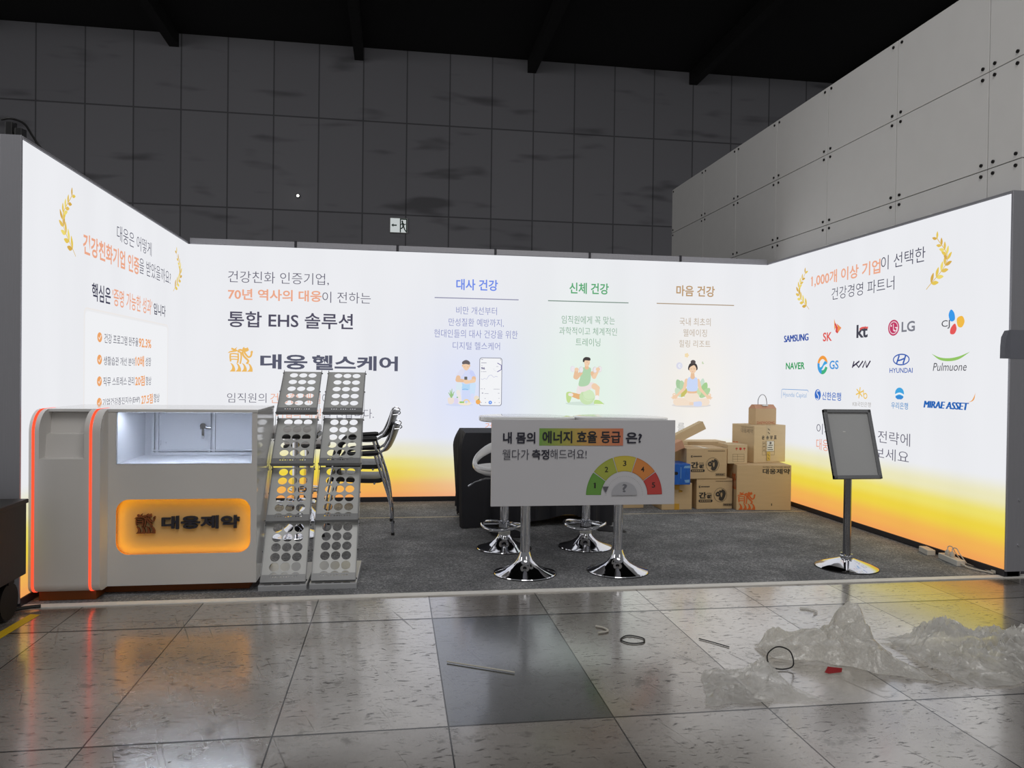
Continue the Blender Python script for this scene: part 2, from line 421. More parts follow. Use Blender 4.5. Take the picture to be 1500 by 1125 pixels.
# ------------------------------------------------------------------ flat print helpers
def circ(cx, cy, rx, ry=None, n=28, a0=0, a1=2*PI):
    ry = rx if ry is None else ry; full = abs(a1-a0) > 6.28
    return [(cx+rx*math.cos(a0+(a1-a0)*i/(n if full else n-1)), cy+ry*math.sin(a0+(a1-a0)*i/(n if full else n-1))) for i in range(n)]
def rrect(x0, x1, y0, y1, r, n=7):
    o = []
    for cx, cy, a in ((x1-r, y1-r, 0), (x0+r, y1-r, PI/2), (x0+r, y0+r, PI), (x1-r, y0+r, 1.5*PI)):
        o += [(cx+r*math.cos(a+PI/2*i/(n-1)), cy+r*math.sin(a+PI/2*i/(n-1))) for i in range(n)]
    return o
def cap2(p, q, r0, r1=None, n=9):
    """tapered capsule outline from p to q"""
    r1 = r0 if r1 is None else r1; a = math.atan2(q[1]-p[1], q[0]-p[0])
    return [(p[0]+r0*math.cos(a+PI/2+PI*i/(n-1)), p[1]+r0*math.sin(a+PI/2+PI*i/(n-1))) for i in range(n)]+[(q[0]+r1*math.cos(a-PI/2+PI*i/(n-1)), q[1]+r1*math.sin(a-PI/2+PI*i/(n-1))) for i in range(n)]
def ringarc(cx, cy, r0, r1, a0, a1, n=20):
    return [(cx+r1*math.cos(a0+(a1-a0)*i/(n-1)), cy+r1*math.sin(a0+(a1-a0)*i/(n-1))) for i in range(n)]+[(cx+r0*math.cos(a1+(a0-a1)*i/(n-1)), cy+r0*math.sin(a1+(a0-a1)*i/(n-1))) for i in range(n)]
def spline2(pts, k=6, closed=True): return [(p.x, p.y) for p in catmull([(a, b, 0) for a, b in pts], k, closed)]
def band(pts, w):
    """constant or varying width ribbon along a polyline"""
    n = len(pts); L = []; R = []; W = w if isinstance(w, (list, tuple)) else [w]*n
    for i in range(n):
        a = pts[max(i-1, 0)]; b = pts[min(i+1, n-1)]; d = math.hypot(b[0]-a[0], b[1]-a[1]) or 1
        nx, ny = -(b[1]-a[1])/d, (b[0]-a[0])/d
        L.append((pts[i][0]+nx*W[i]/2, pts[i][1]+ny*W[i]/2)); R.append((pts[i][0]-nx*W[i]/2, pts[i][1]-ny*W[i]/2))
    return L+R[::-1]

_tc = {}
def text_mesh(s, weight):
    k = (s, weight)
    if k in _tc: return _tc[k]
    c = bpy.data.curves.new('lettering', 'FONT'); c.body = s; c.offset = weight; c.resolution_u = 3; c.fill_mode = 'FRONT'
    o = bpy.data.objects.new('lettering', c); COL.objects.link(o)
    bpy.context.view_layer.update()
    e = o.evaluated_get(bpy.context.evaluated_depsgraph_get()); me = e.to_mesh()
    v = [(p.co.x, p.co.y) for p in me.vertices]; f = [tuple(p.vertices) for p in me.polygons]
    e.to_mesh_clear(); bpy.data.objects.remove(o); bpy.data.curves.remove(c)
    x0 = min(p[0] for p in v); x1 = max(p[0] for p in v); y0 = min(p[1] for p in v); y1 = max(p[1] for p in v)
    v = [((p[0]-x0)/(x1-x0), (p[1]-y0)/(y1-y0)) for p in v]
    _tc[k] = (v, f); return _tc[k]

class Art:
    """a flat print: coloured shapes on one surface, fn(u, v, lift) gives the 3D point"""
    def __init__(s, fn, paint, tr=None, lift=.0012): s.mb = MB(); s.fn = fn; s.paint = paint; s.tr = tr or (lambda x, y: (x, y)); s.mats = []; s.l = lift
    def slot(s, c):
        m = c if not isinstance(c, tuple) else s.paint(c)
        if m not in s.mats: s.mats.append(m)
        return s.mats.index(m)
    def poly(s, pts, c):
        P = [s.tr(*p) for p in pts]; t = tessellate_polygon([[Vector((u, v, 0)) for u, v in P]])
        s.mb.add([s.fn(u, v, s.l) for u, v in P], [tuple(q) for q in t], s.slot(c)); s.l += .00012; return s
    def holed(s, loops, c):
        P = [[s.tr(*p) for p in l] for l in loops]; t = tessellate_polygon([[Vector((u, v, 0)) for u, v in l] for l in P])
        s.mb.add([s.fn(u, v, s.l) for l in P for u, v in l], [tuple(q) for q in t], s.slot(c)); s.l += .00012; return s
    def text(s, t, u0, u1, v0, v1, c, w=0.0, sh=0.0):
        v, f = text_mesh(t, w); P = []
        for a, b in v:
            x = a+(b-.5)*sh*(v1-v0)/(u1-u0); q = s.tr(u0+x*(u1-u0), v0+b*(v1-v0)); P.append(s.fn(q[0], q[1], s.l))
        s.mb.add(P, f, s.slot(c)); s.l += .00012; return s
    def build(s, name, parent, ws=True): return s.mb.build(name, s.mats, parent, ws, fix=False)

def emblem(A, x0, x1, y0, y1, c):
    """the rearing-bear house mark"""
    T = lambda p: [(x0+(a-18)/204*(x1-x0), y1-(b-44)/206*(y1-y0)) for a, b in p]
    P = lambda p: A.poly(T(p), c)
    B = lambda p, w: A.poly(T(band(spline2(p, 5, False), w) if not isinstance(w, list) else band(p, w)), c)
    P([(18, 98), (30, 84), (62, 74), (44, 66), (50, 52), (72, 62), (96, 46), (84, 66), (108, 78), (80, 86), (40, 92)])
    B([(40, 100), (38, 130), (42, 166)], 13); B([(36, 104), (70, 101), (104, 106)], 10)
    B([(44, 127), (70, 126), (98, 128)], 9); B([(44, 148), (70, 147), (98, 149)], 9)
    B([(102, 98), (104, 140), (98, 178)], 13); B([(98, 84), (122, 92), (128, 130), (120, 184)], 13)
    P(spline2([(140, 78), (138, 58), (150, 46), (156, 54), (170, 54), (180, 48), (186, 60), (190, 72), (176, 82), (156, 86)], 4))
    B([(104, 74), (124, 70), (148, 80)], 15); B([(150, 80), (166, 108), (188, 128), (208, 116), (214, 84)], 15); B([(206, 92), (216, 80), (218, 92)], 11)
    B([(136, 84), (146, 116), (168, 140), (186, 160), (172, 184)], 16)
    for i in range(4):
        d = i*47.5
        P(spline2([(40+d, 176), (62+d, 190), (78+d, 220), (80+d, 248)], 4, False)+[(34+d, 248)]+spline2([(34+d, 248), (52+d, 228), (54+d, 204), (40+d, 178)], 4, False)[1:-1])

def laurel(A, base, tip, bulge, side, n=9, size=.07):
    """a gold laurel sprig from base to tip"""
    G = [(216, 174, 82), (232, 202, 92), (240, 220, 118), (230, 196, 96)]
    p = spline2([base, ((base[0]+tip[0])/2+bulge, (base[1]+tip[1])/2), tip], 10, False)
    A.poly(band(p, .006), (222, 186, 90))
    for i in range(n):
        q = p[2+int(i*(len(p)-4)/(n-1))]; d = p[min(len(p)-1, 3+int(i*(len(p)-4)/(n-1)))]; an = math.atan2(d[1]-q[1], d[0]-q[0]); s = size*(1-.35*i/n)
        for k, sg in ((0, 1), (1, -1)):
            a = an+sg*.62; ux, uy = math.cos(a), math.sin(a); vx, vy = -uy, ux
            P = [(q[0]+ux*t*s+vx*w*s, q[1]+uy*t*s+vy*w*s) for t, w in ((.08, 0), (.35, .17), (.65, .19), (1.0, 0), (.65, -.15), (.35, -.15))]
            A.poly(spline2(P, 3), G[(i+k) % 4])

# ================================================================== the hall
mb = MB(); mb.add([(-16, -20, 0), (20, -20, 0), (20, 10, 0), (-16, 10, 0)], [(0, 1, 2, 3)])
mb.build('floor', floor_mat()).__setitem__('kind', 'structure')
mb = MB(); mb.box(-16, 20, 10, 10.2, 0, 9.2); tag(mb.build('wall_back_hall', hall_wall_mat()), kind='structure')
mb = MB(); mb.box(-16, 20, -4.5, 10, 8.75, 8.95)
for i in range(9): mb.box(-15+i*4, -14.8+i*4, -4.5, 10, 8.45, 8.75)
tag(mb.build('ceiling', 'black'), kind='structure')

# tall grey partition of bolted panels behind the right light box
pt = MB(); JY = [3.32, 2.11, 1.10, .09, -.92, -1.96, -2.97, -3.28]; JZ = [0, .80, 1.47, 2.14, 2.81, 3.50, 4.16]
for i in range(7):
    for k in range(6):
        pt.box(6.135, 6.185, JY[i+1]+.004, JY[i]-.004, JZ[k]+.0035, JZ[k+1]-.0035)
part = tag(pt.build('wall_partition', 'panel', bevel=.002), kind='structure')
bk = MB(); bk.box(6.15, 6.19, -3.27, 3.31, 0, 4.15); bk.build('backing', 'alu_dark', part)
for i, yy in enumerate(JY):
    for k, zz in enumerate(JZ):
        if zz < 2.3: continue
        for dy in (-.055, .055):
            for dz in (-.04, .04):
                y_, z_ = yy+dy, zz+dz
                if z_ > 4.16 or y_ > 3.32 or y_ < -3.28: continue
                b = MB(); b.tube([(6.135, y_, z_), (6.126, y_, z_)], .0125, 10); b.build('bolt', 'bolt', part)
nv = MB(); nv.box(6.20, 8.4, -3.2, -3.12, 0, 4.1); tag(nv.build('wall_neighbour_right', 'navy'), kind='structure')
nl = MB(); nl.box(-1.6, -.16, -2.58, -2.5, 0, 2.16)
nlo = tag(nl.build('wall_neighbour_left', 'panel'), kind='structure')
q = MB()
for z in (2.16, 1.78, 1.5): q.box(-1.6, -.13, -2.62, -2.5, z, z+.05)
q.box(-.17, -.12, -2.63, -2.49, 0, 2.5); q.build('frame_rail', 'dark', nlo)

# exit sign on the hall wall
ex = thing('exit_sign', 'white square exit sign with a green running figure, high on the dark hall wall', 'sign', (2.035, 9.97, 4.72))
b = MB(); b.rbox(1.835, 2.235, 9.93, 10.0, 4.55, 4.89, .008); b.build('sign_body', 'paper', ex, True)
A = Art(lambda u, v, l: (u, 9.93-l, v), ink, lift=.002)
G = MT['green']
A.poly([(1.845, 4.56), (2.225, 4.56), (2.225, 4.88), (1.845, 4.88)], MT['exit_face'])
A.poly([(2.06, 4.56), (2.225, 4.56), (2.225, 4.88), (2.06, 4.88)], G); A.poly([(2.085, 4.56), (2.20, 4.56), (2.20, 4.85), (2.085, 4.85)], MT['exit_face'])
A.poly(circ(2.115, 4.815, .021), G)
for p_, q_, r_, s_ in (((2.12, 4.78), (2.14, 4.70), .02, .02), ((2.14, 4.70), (2.10, 4.65), .016, .013), ((2.10, 4.65), (2.07, 4.66), .012, .01), ((2.145, 4.70), (2.17, 4.63), .016, .012), ((2.17, 4.63), (2.20, 4.585), .012, .01), ((2.12, 4.775), (2.085, 4.735), .011, .01), ((2.13, 4.775), (2.165, 4.735), .011, .01), ((2.165, 4.735), (2.19, 4.755), .01, .008)):
    A.poly(cap2(p_, q_, r_, s_), G)
A.poly([(1.865, 4.72), (1.915, 4.76), (1.915, 4.735), (1.99, 4.735), (1.99, 4.705), (1.915, 4.705), (1.915, 4.68)], G)
A.build('pictogram', ex)
wl = thing('wall_light', 'tiny bright white light dot on the dark tiled hall wall', 'light', (-.22, 9.97, 5.296))
b = MB(); b.tube([(-.22, 10, 5.296), (-.22, 9.95, 5.296)], .035, 14); b.build('housing', 'dark', wl, True)
b = MB(); b.lathe([(0.001, 0), (.028, .004), (.02, .02), (.001, .026)], n=14)
o = b.build('lens', 'lamp', wl, False, smooth=True); o.location = (0, -.02, 0); o.rotation_euler = (PI/2, 0, 0)

# ------------------------------------------------------------------ booth carpet and floor tapes
W_, D_, H_ = 6.0, 3.345, 2.545
cp = thing('carpet', 'dark grey needle felt carpet covering the booth floor', 'carpet')
b = MB(); b.box(-.12, 6.12, -3.30, .1, .0005, .006); b.build('pile', carpet_mat(), cp)
b = MB(); b.box(-.0, 6.0, -.892, -.868, .0059, .0063); b.build('seam', 'seam', cp)
tp = thing('floor_tape', 'white tape strip along the front edge of the grey carpet', 'tape', (0, -3.33, 0))
b = MB(); b.box(-.4, 6.4, -3.352, -3.318, .0005, .0072); b.build('tape_strip', 'tape_white', tp, True)
b = MB(); b.box(-.4, 6.4, -3.318, -3.294, .006, .0078); b.build('tape_edge', 'tape_white', tp, True)
rt_ = MB(); rt_.add([(.085, -3.455, .0012), (.14, -3.47, .0012), (.115, -3.90, .0012), (-.3, -4.9, .0012), (-.36, -4.88, .0012), (.06, -3.86, .0012)], [(0, 1, 2, 5), (5, 2, 3, 4)])
tag(rt_.build('floor_tape', 'tape_road'), 'yellow warning tape stuck on the floor plates at the left corner', 'tape')

# ------------------------------------------------------------------ the three light boxes
fnB = lambda u, v, l: (u, -l, v)
fnL = lambda u, v, l: (-.015+l, u, v)
fnR = lambda u, v, l: (6-l, -u, v)
def lightbox(name, x0, x1, y0, y1, fab, tints, rails):
    b = MB(); b.box(x0, x1, y0, y1, .035, H_+.004)
    w = tag(b.build(name, 'alu', bevel=.002), kind='structure')
    b = MB(); b.add(fab, [(0, 1, 2, 3)]); b.build('backlit_fabric', fabric_mat(name+'_print', tints), w)
    for r in rails:
        b = MB(); b.box(*r[:6]); b.build(r[6], r[7], w, bevel=.002)
    return w
e_ = .001
wB = lightbox('wall_back', 0, 6.0, .004, .11, [(-.016, -0, .055), (6.0005, 0, .055), (6.0005, 0, H_), (-.016, 0, H_)],
    [(2.78, 1.05, .62, .75, (222, 229, 254), .85), (4.0, 1.15, .55, .8, (226, 246, 230), .75), (5.15, 1.2, .5, .7, (250, 243, 231), .7)],
    [(i+.004, i+.996, -.012, .11, H_+.004, H_+.058, 'top_rail', 'alu') for i in range(6)]+[(0, 6, -.004, .11, .01, .052, 'bottom_rail', 'alu_dark')]+
    [(i-.012, i+.012, -.018, .11, H_-.001, H_+.066, 'rail_joint', 'alu_dark') for i in range(1, 6)])
wL = lightbox('wall_left', -.118, -.019, -D_, .1, [(-.015, -D_+.003, .055), (-.015, 0, .055), (-.015, 0, H_), (-.015, -D_+.003, H_)], [],
    [(-.118, -.012, -D_, .1, H_+.004, H_+.02, 'top_rail', 'alu'), (-.118, -.012, -D_, .1, .01, .052, 'bottom_rail', 'alu_dark'), (-.12, -.0135, -D_-.016, -D_, .03, H_+.02, 'end_profile', 'alu')])
wR = lightbox('wall_right', 6.004, 6.118, -D_, .1, [(6, -D_+.003, .055), (6, 0, .055), (6, 0, H_), (6, -D_+.003, H_)], [],
    [(5.997, 6.118, -D_, .1, H_+.004, H_+.02, 'top_rail', 'alu'), (5.997, 6.118, -D_, .1, .01, .052, 'bottom_rail', 'alu_dark'), (5.9985, 6.14, -D_-.016, -D_, .045, H_+.02, 'end_profile', 'alu'), (6.02, 6.11, -D_, -D_+.09, .0062, .045, 'foot_block', 'dark')])
for z in (.22, .52):
    b = MB(); b.tube([(6.085, -D_-.016, z), (6.085, -D_-.022, z)], .008, 10); b.build('screw', 'chrome', wR)
for y in (-1.1, -1.45, -1.7, -2.05, -2.5):
    b = MB(); b.box(6.0, 6.05, y-.07, y+.07, H_+.02, H_+.027); b.build('light_leak_strip', 'paper', wR)  # white strips standing in for light leaking past the top rail

TEXT = [
('B','건강친화 인증기업,',0.358,1.324,2.179,2.298,(100, 98, 115),-0.006,0),
('B','70년 역사의 대웅',0.359,1.255,2.013,2.125,(239, 172, 142),0.022,0),
('B','이 전하는',1.262,1.739,2.008,2.119,(100, 98, 115),-0.006,0),
('B','통합 EHS 솔루션',0.361,1.565,1.744,1.903,(84, 82, 100),0.014,0),
('B','대웅',0.670,1.123,1.336,1.485,(92, 94, 112),0.03,0),
('B','헬스케어',1.169,2.016,1.332,1.482,(92, 94, 112),0.03,0),
('B','임직원의',0.359,0.732,1.002,1.097,(100, 98, 115),-0.008,0),
('B','건강한 매일',0.769,1.255,0.998,1.098,(239, 172, 142),-0.004,0),
('B','이',1.272,1.327,0.998,1.099,(100, 98, 115),-0.008,0),
('B','기업의 내일',0.826,1.260,0.851,0.949,(239, 172, 142),-0.004,0),
('B','을 만듭니다.',1.281,1.781,0.850,0.945,(100, 98, 115),-0.008,0),
('B','대사 건강',2.600,3.031,2.174,2.288,(112, 142, 236),0.02,0),
('B','비만 개선부터',2.603,3.024,1.926,2.006,(140, 146, 196),-0.004,0),
('B','만성질환 예방까지,',2.527,3.097,1.801,1.885,(140, 146, 196),-0.004,0),
('B','현대인들의 대사 건강을 위한',2.380,3.245,1.684,1.768,(140, 146, 196),-0.004,0),
('B','디지털 헬스케어',2.572,3.060,1.564,1.643,(140, 146, 196),-0.004,0),
('B','신체 건강',3.788,4.214,2.171,2.288,(92, 172, 118),0.02,0),
('B','임직원에게 꼭 맞는',3.709,4.286,1.856,1.940,(132, 172, 144),-0.004,0),
('B','과학적이고 체계적인',3.684,4.310,1.739,1.820,(132, 172, 144),-0.004,0),
('B','트레이닝',3.864,4.130,1.622,1.706,(132, 172, 144),-0.004,0),
('B','마음 건강',4.962,5.397,2.178,2.295,(190, 156, 116),0.02,0),
('B','국내 최초의',5.003,5.356,1.863,1.949,(190, 172, 150),-0.004,0),
('B','웰에이징',5.046,5.314,1.746,1.827,(190, 172, 150),-0.004,0),
('B','힐링 리조트',5.002,5.357,1.631,1.709,(190, 172, 150),-0.004,0),
('B','건강',2.916,3.082,0.728,0.811,(239, 172, 142),-0.002,0),
('B','를',5.000,5.077,0.727,0.815,(165, 165, 165),-0.004,0),
('L','대웅은 어떻게',-1.925,-1.132,2.249,2.363,(72, 72, 92),-0.008,0),
('L','건강친화기업 인증',-2.532,-1.438,2.056,2.192,(239, 172, 142),0.024,0),
('L','을 받았을까요?',-1.434,-0.581,2.076,2.198,(72, 72, 92),-0.008,0),
('L','핵심은',-2.381,-2.039,1.769,1.889,(72, 72, 92),0.016,0),
('L',"'증명 가능한 성과'",-2.006,-1.109,1.768,1.895,(239, 172, 142),0.012,0),
('L','입니다',-1.063,-0.732,1.778,1.876,(72, 72, 92),0.012,0),
('L','건강 프로그램 완주율',-2.157,-1.446,1.494,1.561,(72, 72, 92),-0.002,0),
('L','생활습관 개선 분야',-2.166,-1.524,1.340,1.402,(72, 72, 92),-0.002,0),
('L','직무 스트레스 관리',-2.171,-1.535,1.192,1.256,(72, 72, 92),-0.002,0),
('L','기업건강증진지수(EHP)',-2.179,-1.396,1.043,1.105,(72, 72, 92),-0.002,0),
('L','92.3%',-1.431,-1.122,1.490,1.562,(240, 165, 105),0.022,0),
('L','10배',-1.505,-1.302,1.335,1.423,(240, 165, 105),0.022,0),
('L','20점',-1.511,-1.283,1.183,1.266,(240, 165, 105),0.022,0),
('L','27.5점',-1.361,-1.072,1.032,1.115,(240, 165, 105),0.022,0),
('L','성장',-1.266,-1.123,1.342,1.414,(72, 72, 92),-0.002,0),
('L','향상',-1.257,-1.114,1.186,1.257,(72, 72, 92),-0.002,0),
('L','향상',-1.045,-0.886,1.038,1.111,(72, 72, 92),-0.002,0),
('R','1,000개 이상 기업',0.906,1.976,2.194,2.321,(239, 172, 142),0.02,0),
('R','이 선택한',1.983,2.523,2.218,2.336,(72, 72, 92),-0.004,0),
('R','건강경영 파트너',1.256,2.160,2.041,2.154,(72, 72, 92),-0.006,0),
('R','SAMSUNG',0.389,0.868,1.684,1.754,(52, 84, 168),0.018,0),
('R','SK',1.123,1.274,1.662,1.746,(226, 96, 90),0.024,0),
('R','kt',1.655,1.817,1.669,1.785,(74, 74, 86),0.03,0),
('R','LG',2.260,2.419,1.689,1.772,(128, 130, 140),0.022,0),
('R','CJ',2.713,2.799,1.687,1.751,(74, 74, 80),0.004,0),
('R','NAVER',0.437,0.806,1.402,1.472,(48, 160, 92),0.026,0),
('R','GS',1.242,1.388,1.399,1.479,(66, 150, 222),0.018,0),
('R','HYUNDAI',2.119,2.402,1.363,1.403,(62, 98, 180),0.01,0),
('R','Pulmuone',2.635,2.975,1.377,1.437,(92, 92, 98),0.0,0.2),
('R','Hyundai Capital',0.390,0.848,1.107,1.166,(120, 165, 214),-0.008,0),
('R','신한은행',1.125,1.438,1.109,1.185,(62, 112, 196),0.012,0),
('R','KB국민은행',1.617,1.878,1.070,1.112,(170, 165, 160),-0.004,0),
('R','우리은행',2.149,2.355,1.072,1.126,(86, 150, 206),0.008,0),
('R','MIRAE ASSET',2.538,2.998,1.097,1.150,(42, 104, 184),0.016,0.2),
('R','이제 건강경영 전략에',1.039,2.387,0.781,0.883,(100, 98, 115),-0.006,0),
('R','대웅',1.040,1.249,0.630,0.737,(236, 150, 118),-0.004,0),
('R','과 함께해보세요',1.276,2.376,0.646,0.743,(100, 98, 115),-0.006,0),
('S','내 몸의',2.641,2.840,0.889,0.959,(40, 40, 56),0.026,0),
('S','에너지 효율 등급',2.884,3.379,0.891,0.966,(44, 46, 52),0.026,0),
('S','은?',3.412,3.516,0.890,0.958,(40, 40, 56),0.026,0),
('S','웰다가',2.639,2.803,0.790,0.854,(62, 62, 76),-0.004,0),
('S','측정',2.820,2.928,0.791,0.853,(44, 44, 58),0.022,0),
('S','해드려요!',2.934,3.163,0.793,0.854,(62, 62, 76),-0.004,0),
]
FN = {'B': (fnB, glow, wB), 'L': (fnL, glow, wL), 'R': (fnR, glow, wR)}
for w, s, a0, a1, v0, v1, c, wt, sh in TEXT:
    if w == 'S': continue
    fn, pn, par = FN[w]
    A = Art(fn, pn)
    if 'M' in s and wt > 0:
        for k in (0, .5, 1): A.text(s, a0+.011*k, a1-.011*(1-k), v0, v1, c, 0.0, sh)
    else: A.text(s, a0, a1, v0, v1, c, wt, sh)
    if s[0] == '1':          # the slanted flag of the numeral one
        t = v0+(.90 if s[1] == ',' else .93)*(v1-v0); A.poly([(a0-.012, t-.030), (a0-.012, t-.018), (a0+.010, t), (a0+.016, t-.012)], c)
    A.build('lettering', par)
for u0, u1, v, c in ((2.38, 3.25, 2.09, (150, 150, 176)), (3.561, 4.433, 2.09, (130, 150, 140)), (4.745, 5.621, 2.094, (176, 156, 132))):
    A = Art(fnB, glow); A.poly([(u0, v-.005), (u1, v-.005), (u1, v+.005), (u0, v+.005)], c); A.build('rule_line', wB)
A = Art(fnB, glow); emblem(A, .362, .598, 1.305, 1.553, (240, 190, 104)); A.build('emblem', wB)

# -- left wall: laurels, card, check marks
A = Art(fnL, glow); laurel(A, (-2.645, 2.02), (-2.70, 2.40), -.17, 1, 9, .085); A.build('laurel_print', wL)
A = Art(fnL, glow); laurel(A, (-.50, 2.03), (-.42, 2.41), .19, -1, 9, .085); A.build('laurel_print', wL)
A = Art(fnL, glow, lift=.0004)
A.poly(rrect(-2.51, -.645, .30, 1.715, .05), (240, 236, 234)); A.poly(rrect(-2.50, -.655, .31, 1.705, .045), (238, 238, 240)); A.poly(rrect(-2.487, -.668, .32, 1.692, .04), (243, 244, 247)); A.build('card_print', wL)
for v in (1.529, 1.376, 1.2275, 1.08):
    A = Art(fnL, glow); A.poly(circ(-2.24, v, .043, .034), (240, 168, 108)); A.poly(band([(-2.262, v), (-2.245, v-.014), (-2.215, v+.016)], .009), (250, 240, 232)); A.build('check_mark', wL)

# -- right wall: laurels and partner marks
A = Art(fnR, glow); laurel(A, (.868, 1.99), (.80, 2.37), -.17, 1, 9, .085); A.build('laurel_print', wR)
A = Art(fnR, glow); laurel(A, (2.54, 2.0), (2.64, 2.385), .17, -1, 9, .085); A.build('laurel_print', wR)
def logo(f):
    A = Art(fnR, glow); f(A); A.build('logo_print', wR)
def f_sk(A):
    A.poly(spline2([(1.31, 1.86), (1.335, 1.80), (1.40, 1.775), (1.345, 1.745)], 3), (232, 110, 84)); A.poly([(1.305, 1.865), (1.312, 1.755), (1.34, 1.80)], (240, 160, 90)); A.poly([(1.345, 1.82), (1.425, 1.775), (1.36, 1.725), (1.37, 1.775)], (238, 150, 90)); A.poly(band(spline2([(1.32, 1.82), (1.35, 1.785), (1.34, 1.75), (1.37, 1.735)], 4, False), .018), (214, 74, 84))
logo(f_sk)
logo(lambda A: A.poly(band(spline2([(1.70, 1.743), (1.74, 1.755), (1.82, 1.752)], 4, False), .018), (232, 100, 96)))
def f_lg(A):
    A.poly(circ(2.161, 1.731, .07, .065), (196, 62, 104)); A.holed([circ(2.161, 1.731, .056, .052), circ(2.161, 1.731, .049, .045)], (240, 220, 228))
    A.poly([(2.165, 1.70), (2.21, 1.70), (2.21, 1.735), (2.18, 1.735), (2.18, 1.727), (2.196, 1.727), (2.196, 1.708), (2.165, 1.708)], (244, 228, 234)); A.poly([(2.155, 1.762), (2.163, 1.762), (2.163, 1.715), (2.178, 1.715), (2.178, 1.707), (2.155, 1.707)], (244, 228, 234)); A.poly(circ(2.132, 1.748, .008), (244, 228, 234))
logo(f_lg)
def f_cj(A):
    A.poly(spline2([(2.80, 1.745), (2.785, 1.79), (2.808, 1.825), (2.84, 1.80), (2.85, 1.755), (2.83, 1.738)], 5), (60, 156, 236)); A.poly(spline2([(2.87, 1.755), (2.92, 1.77), (2.945, 1.73), (2.92, 1.69), (2.88, 1.70)], 5), (244, 190, 76)); A.poly(spline2([(2.85, 1.72), (2.868, 1.68), (2.845, 1.645), (2.805, 1.65), (2.81, 1.69)], 5), (232, 92, 92))
logo(f_cj)
def f_gs(A):
    A.poly(ringarc(1.124, 1.44, .056, .088, .25, 2.9), (244, 160, 70)); A.poly(ringarc(1.124, 1.44, .05, .088, 2.9, 4.6), (74, 160, 226)); A.poly(ringarc(1.124, 1.44, .05, .088, 4.5, 6.0), (70, 180, 130)); A.poly(spline2([(1.05, 1.41), (1.11, 1.425), (1.16, 1.475), (1.205, 1.455), (1.15, 1.435), (1.11, 1.395)], 5), (66, 168, 226))
logo(f_gs)
def f_kia(A):
    c = (58, 52, 74); u0, v0 = 1.602, 1.409; s = .26; h = .058
    for pts in ([(0, 0), (.10, 1)], [(.05, .25), (.40, 1)], [(.22, .6), (.36, .05), (.60, 1)], [(.58, .0), (.74, 1), (.80, .0)], [(.80, .0), (1.0, 1)]):
        A.poly(band([(u0+a*s, v0+b*h) for a, b in pts], .015), c)
logo(f_kia)
def f_hy(A):
    c = (62, 98, 180); A.holed([circ(2.262, 1.470, .102, .047, 36), circ(2.262, 1.470, .09, .037, 36)], c)
    A.poly(band(spline2([(2.205, 1.435), (2.222, 1.47), (2.238, 1.505)], 4, False), .017), c); A.poly(band(spline2([(2.286, 1.435), (2.302, 1.47), (2.318, 1.505)], 4, False), .017), c); A.poly(band(spline2([(2.225, 1.462), (2.262, 1.468), (2.298, 1.478)], 4, False), .012), c)
logo(f_hy)
logo(lambda A: A.poly(spline2([(2.61, 1.508), (2.70, 1.478), (2.80, 1.470), (2.90, 1.482), (3.005, 1.512)], 6, False)+spline2([(3.005, 1.512), (2.90, 1.462), (2.80, 1.448), (2.70, 1.460), (2.61, 1.508)], 6, False)[1:-1], (150, 200, 104)))
logo(lambda A: A.poly(band(rrect(.357, .879, 1.09, 1.196, .02)[0:14]+[(.357, 1.10)], .006), (110, 160, 214)))
def f_sh(A):
    A.poly(circ(1.05, 1.155, .054, .053), (60, 112, 200)); A.poly(band(spline2([(1.075, 1.19), (1.045, 1.195), (1.035, 1.17), (1.065, 1.14), (1.055, 1.11), (1.025, 1.12)], 4, False), .011), (236, 240, 248))
logo(f_sh)
def f_kb(A):
    c = (240, 200, 96)
    for k in range(3): A.poly(cap2((1.715-.05*math.cos(k*PI/3+.35), 1.19-.045*math.sin(k*PI/3+.35)), (1.715+.05*math.cos(k*PI/3+.35), 1.19+.045*math.sin(k*PI/3+.35)), .006), c)
    A.holed([circ(1.80, 1.165, .028, .026), circ(1.80, 1.165, .018, .016)], c); A.poly(cap2((1.775, 1.17), (1.772, 1.215), .005), c)
logo(f_kb)
def f_wr(A):
    A.poly(circ(2.249, 1.198, .055, .047), (70, 168, 226)); A.poly(spline2([(2.195, 1.19), (2.249, 1.205), (2.303, 1.19), (2.30, 1.178), (2.249, 1.19), (2.198, 1.178)], 4), (240, 246, 250)); A.poly(spline2([(2.20, 1.17), (2.249, 1.182), (2.298, 1.17), (2.275, 1.152), (2.249, 1.151), (2.223, 1.152)], 4), (60, 140, 214))
logo(f_wr)
logo(lambda A: A.poly(spline2([(2.98, 1.148), (3.03, 1.17), (3.062, 1.222)], 6, False)+spline2([(3.062, 1.222), (3.045, 1.17), (2.98, 1.148)], 6, False)[1:-1], (238, 166, 90)))
logo(lambda A: A.poly([(2.745, 1.118), (3.0, 1.126), (3.0, 1.130), (2.745, 1.123)], (236, 240, 246)))

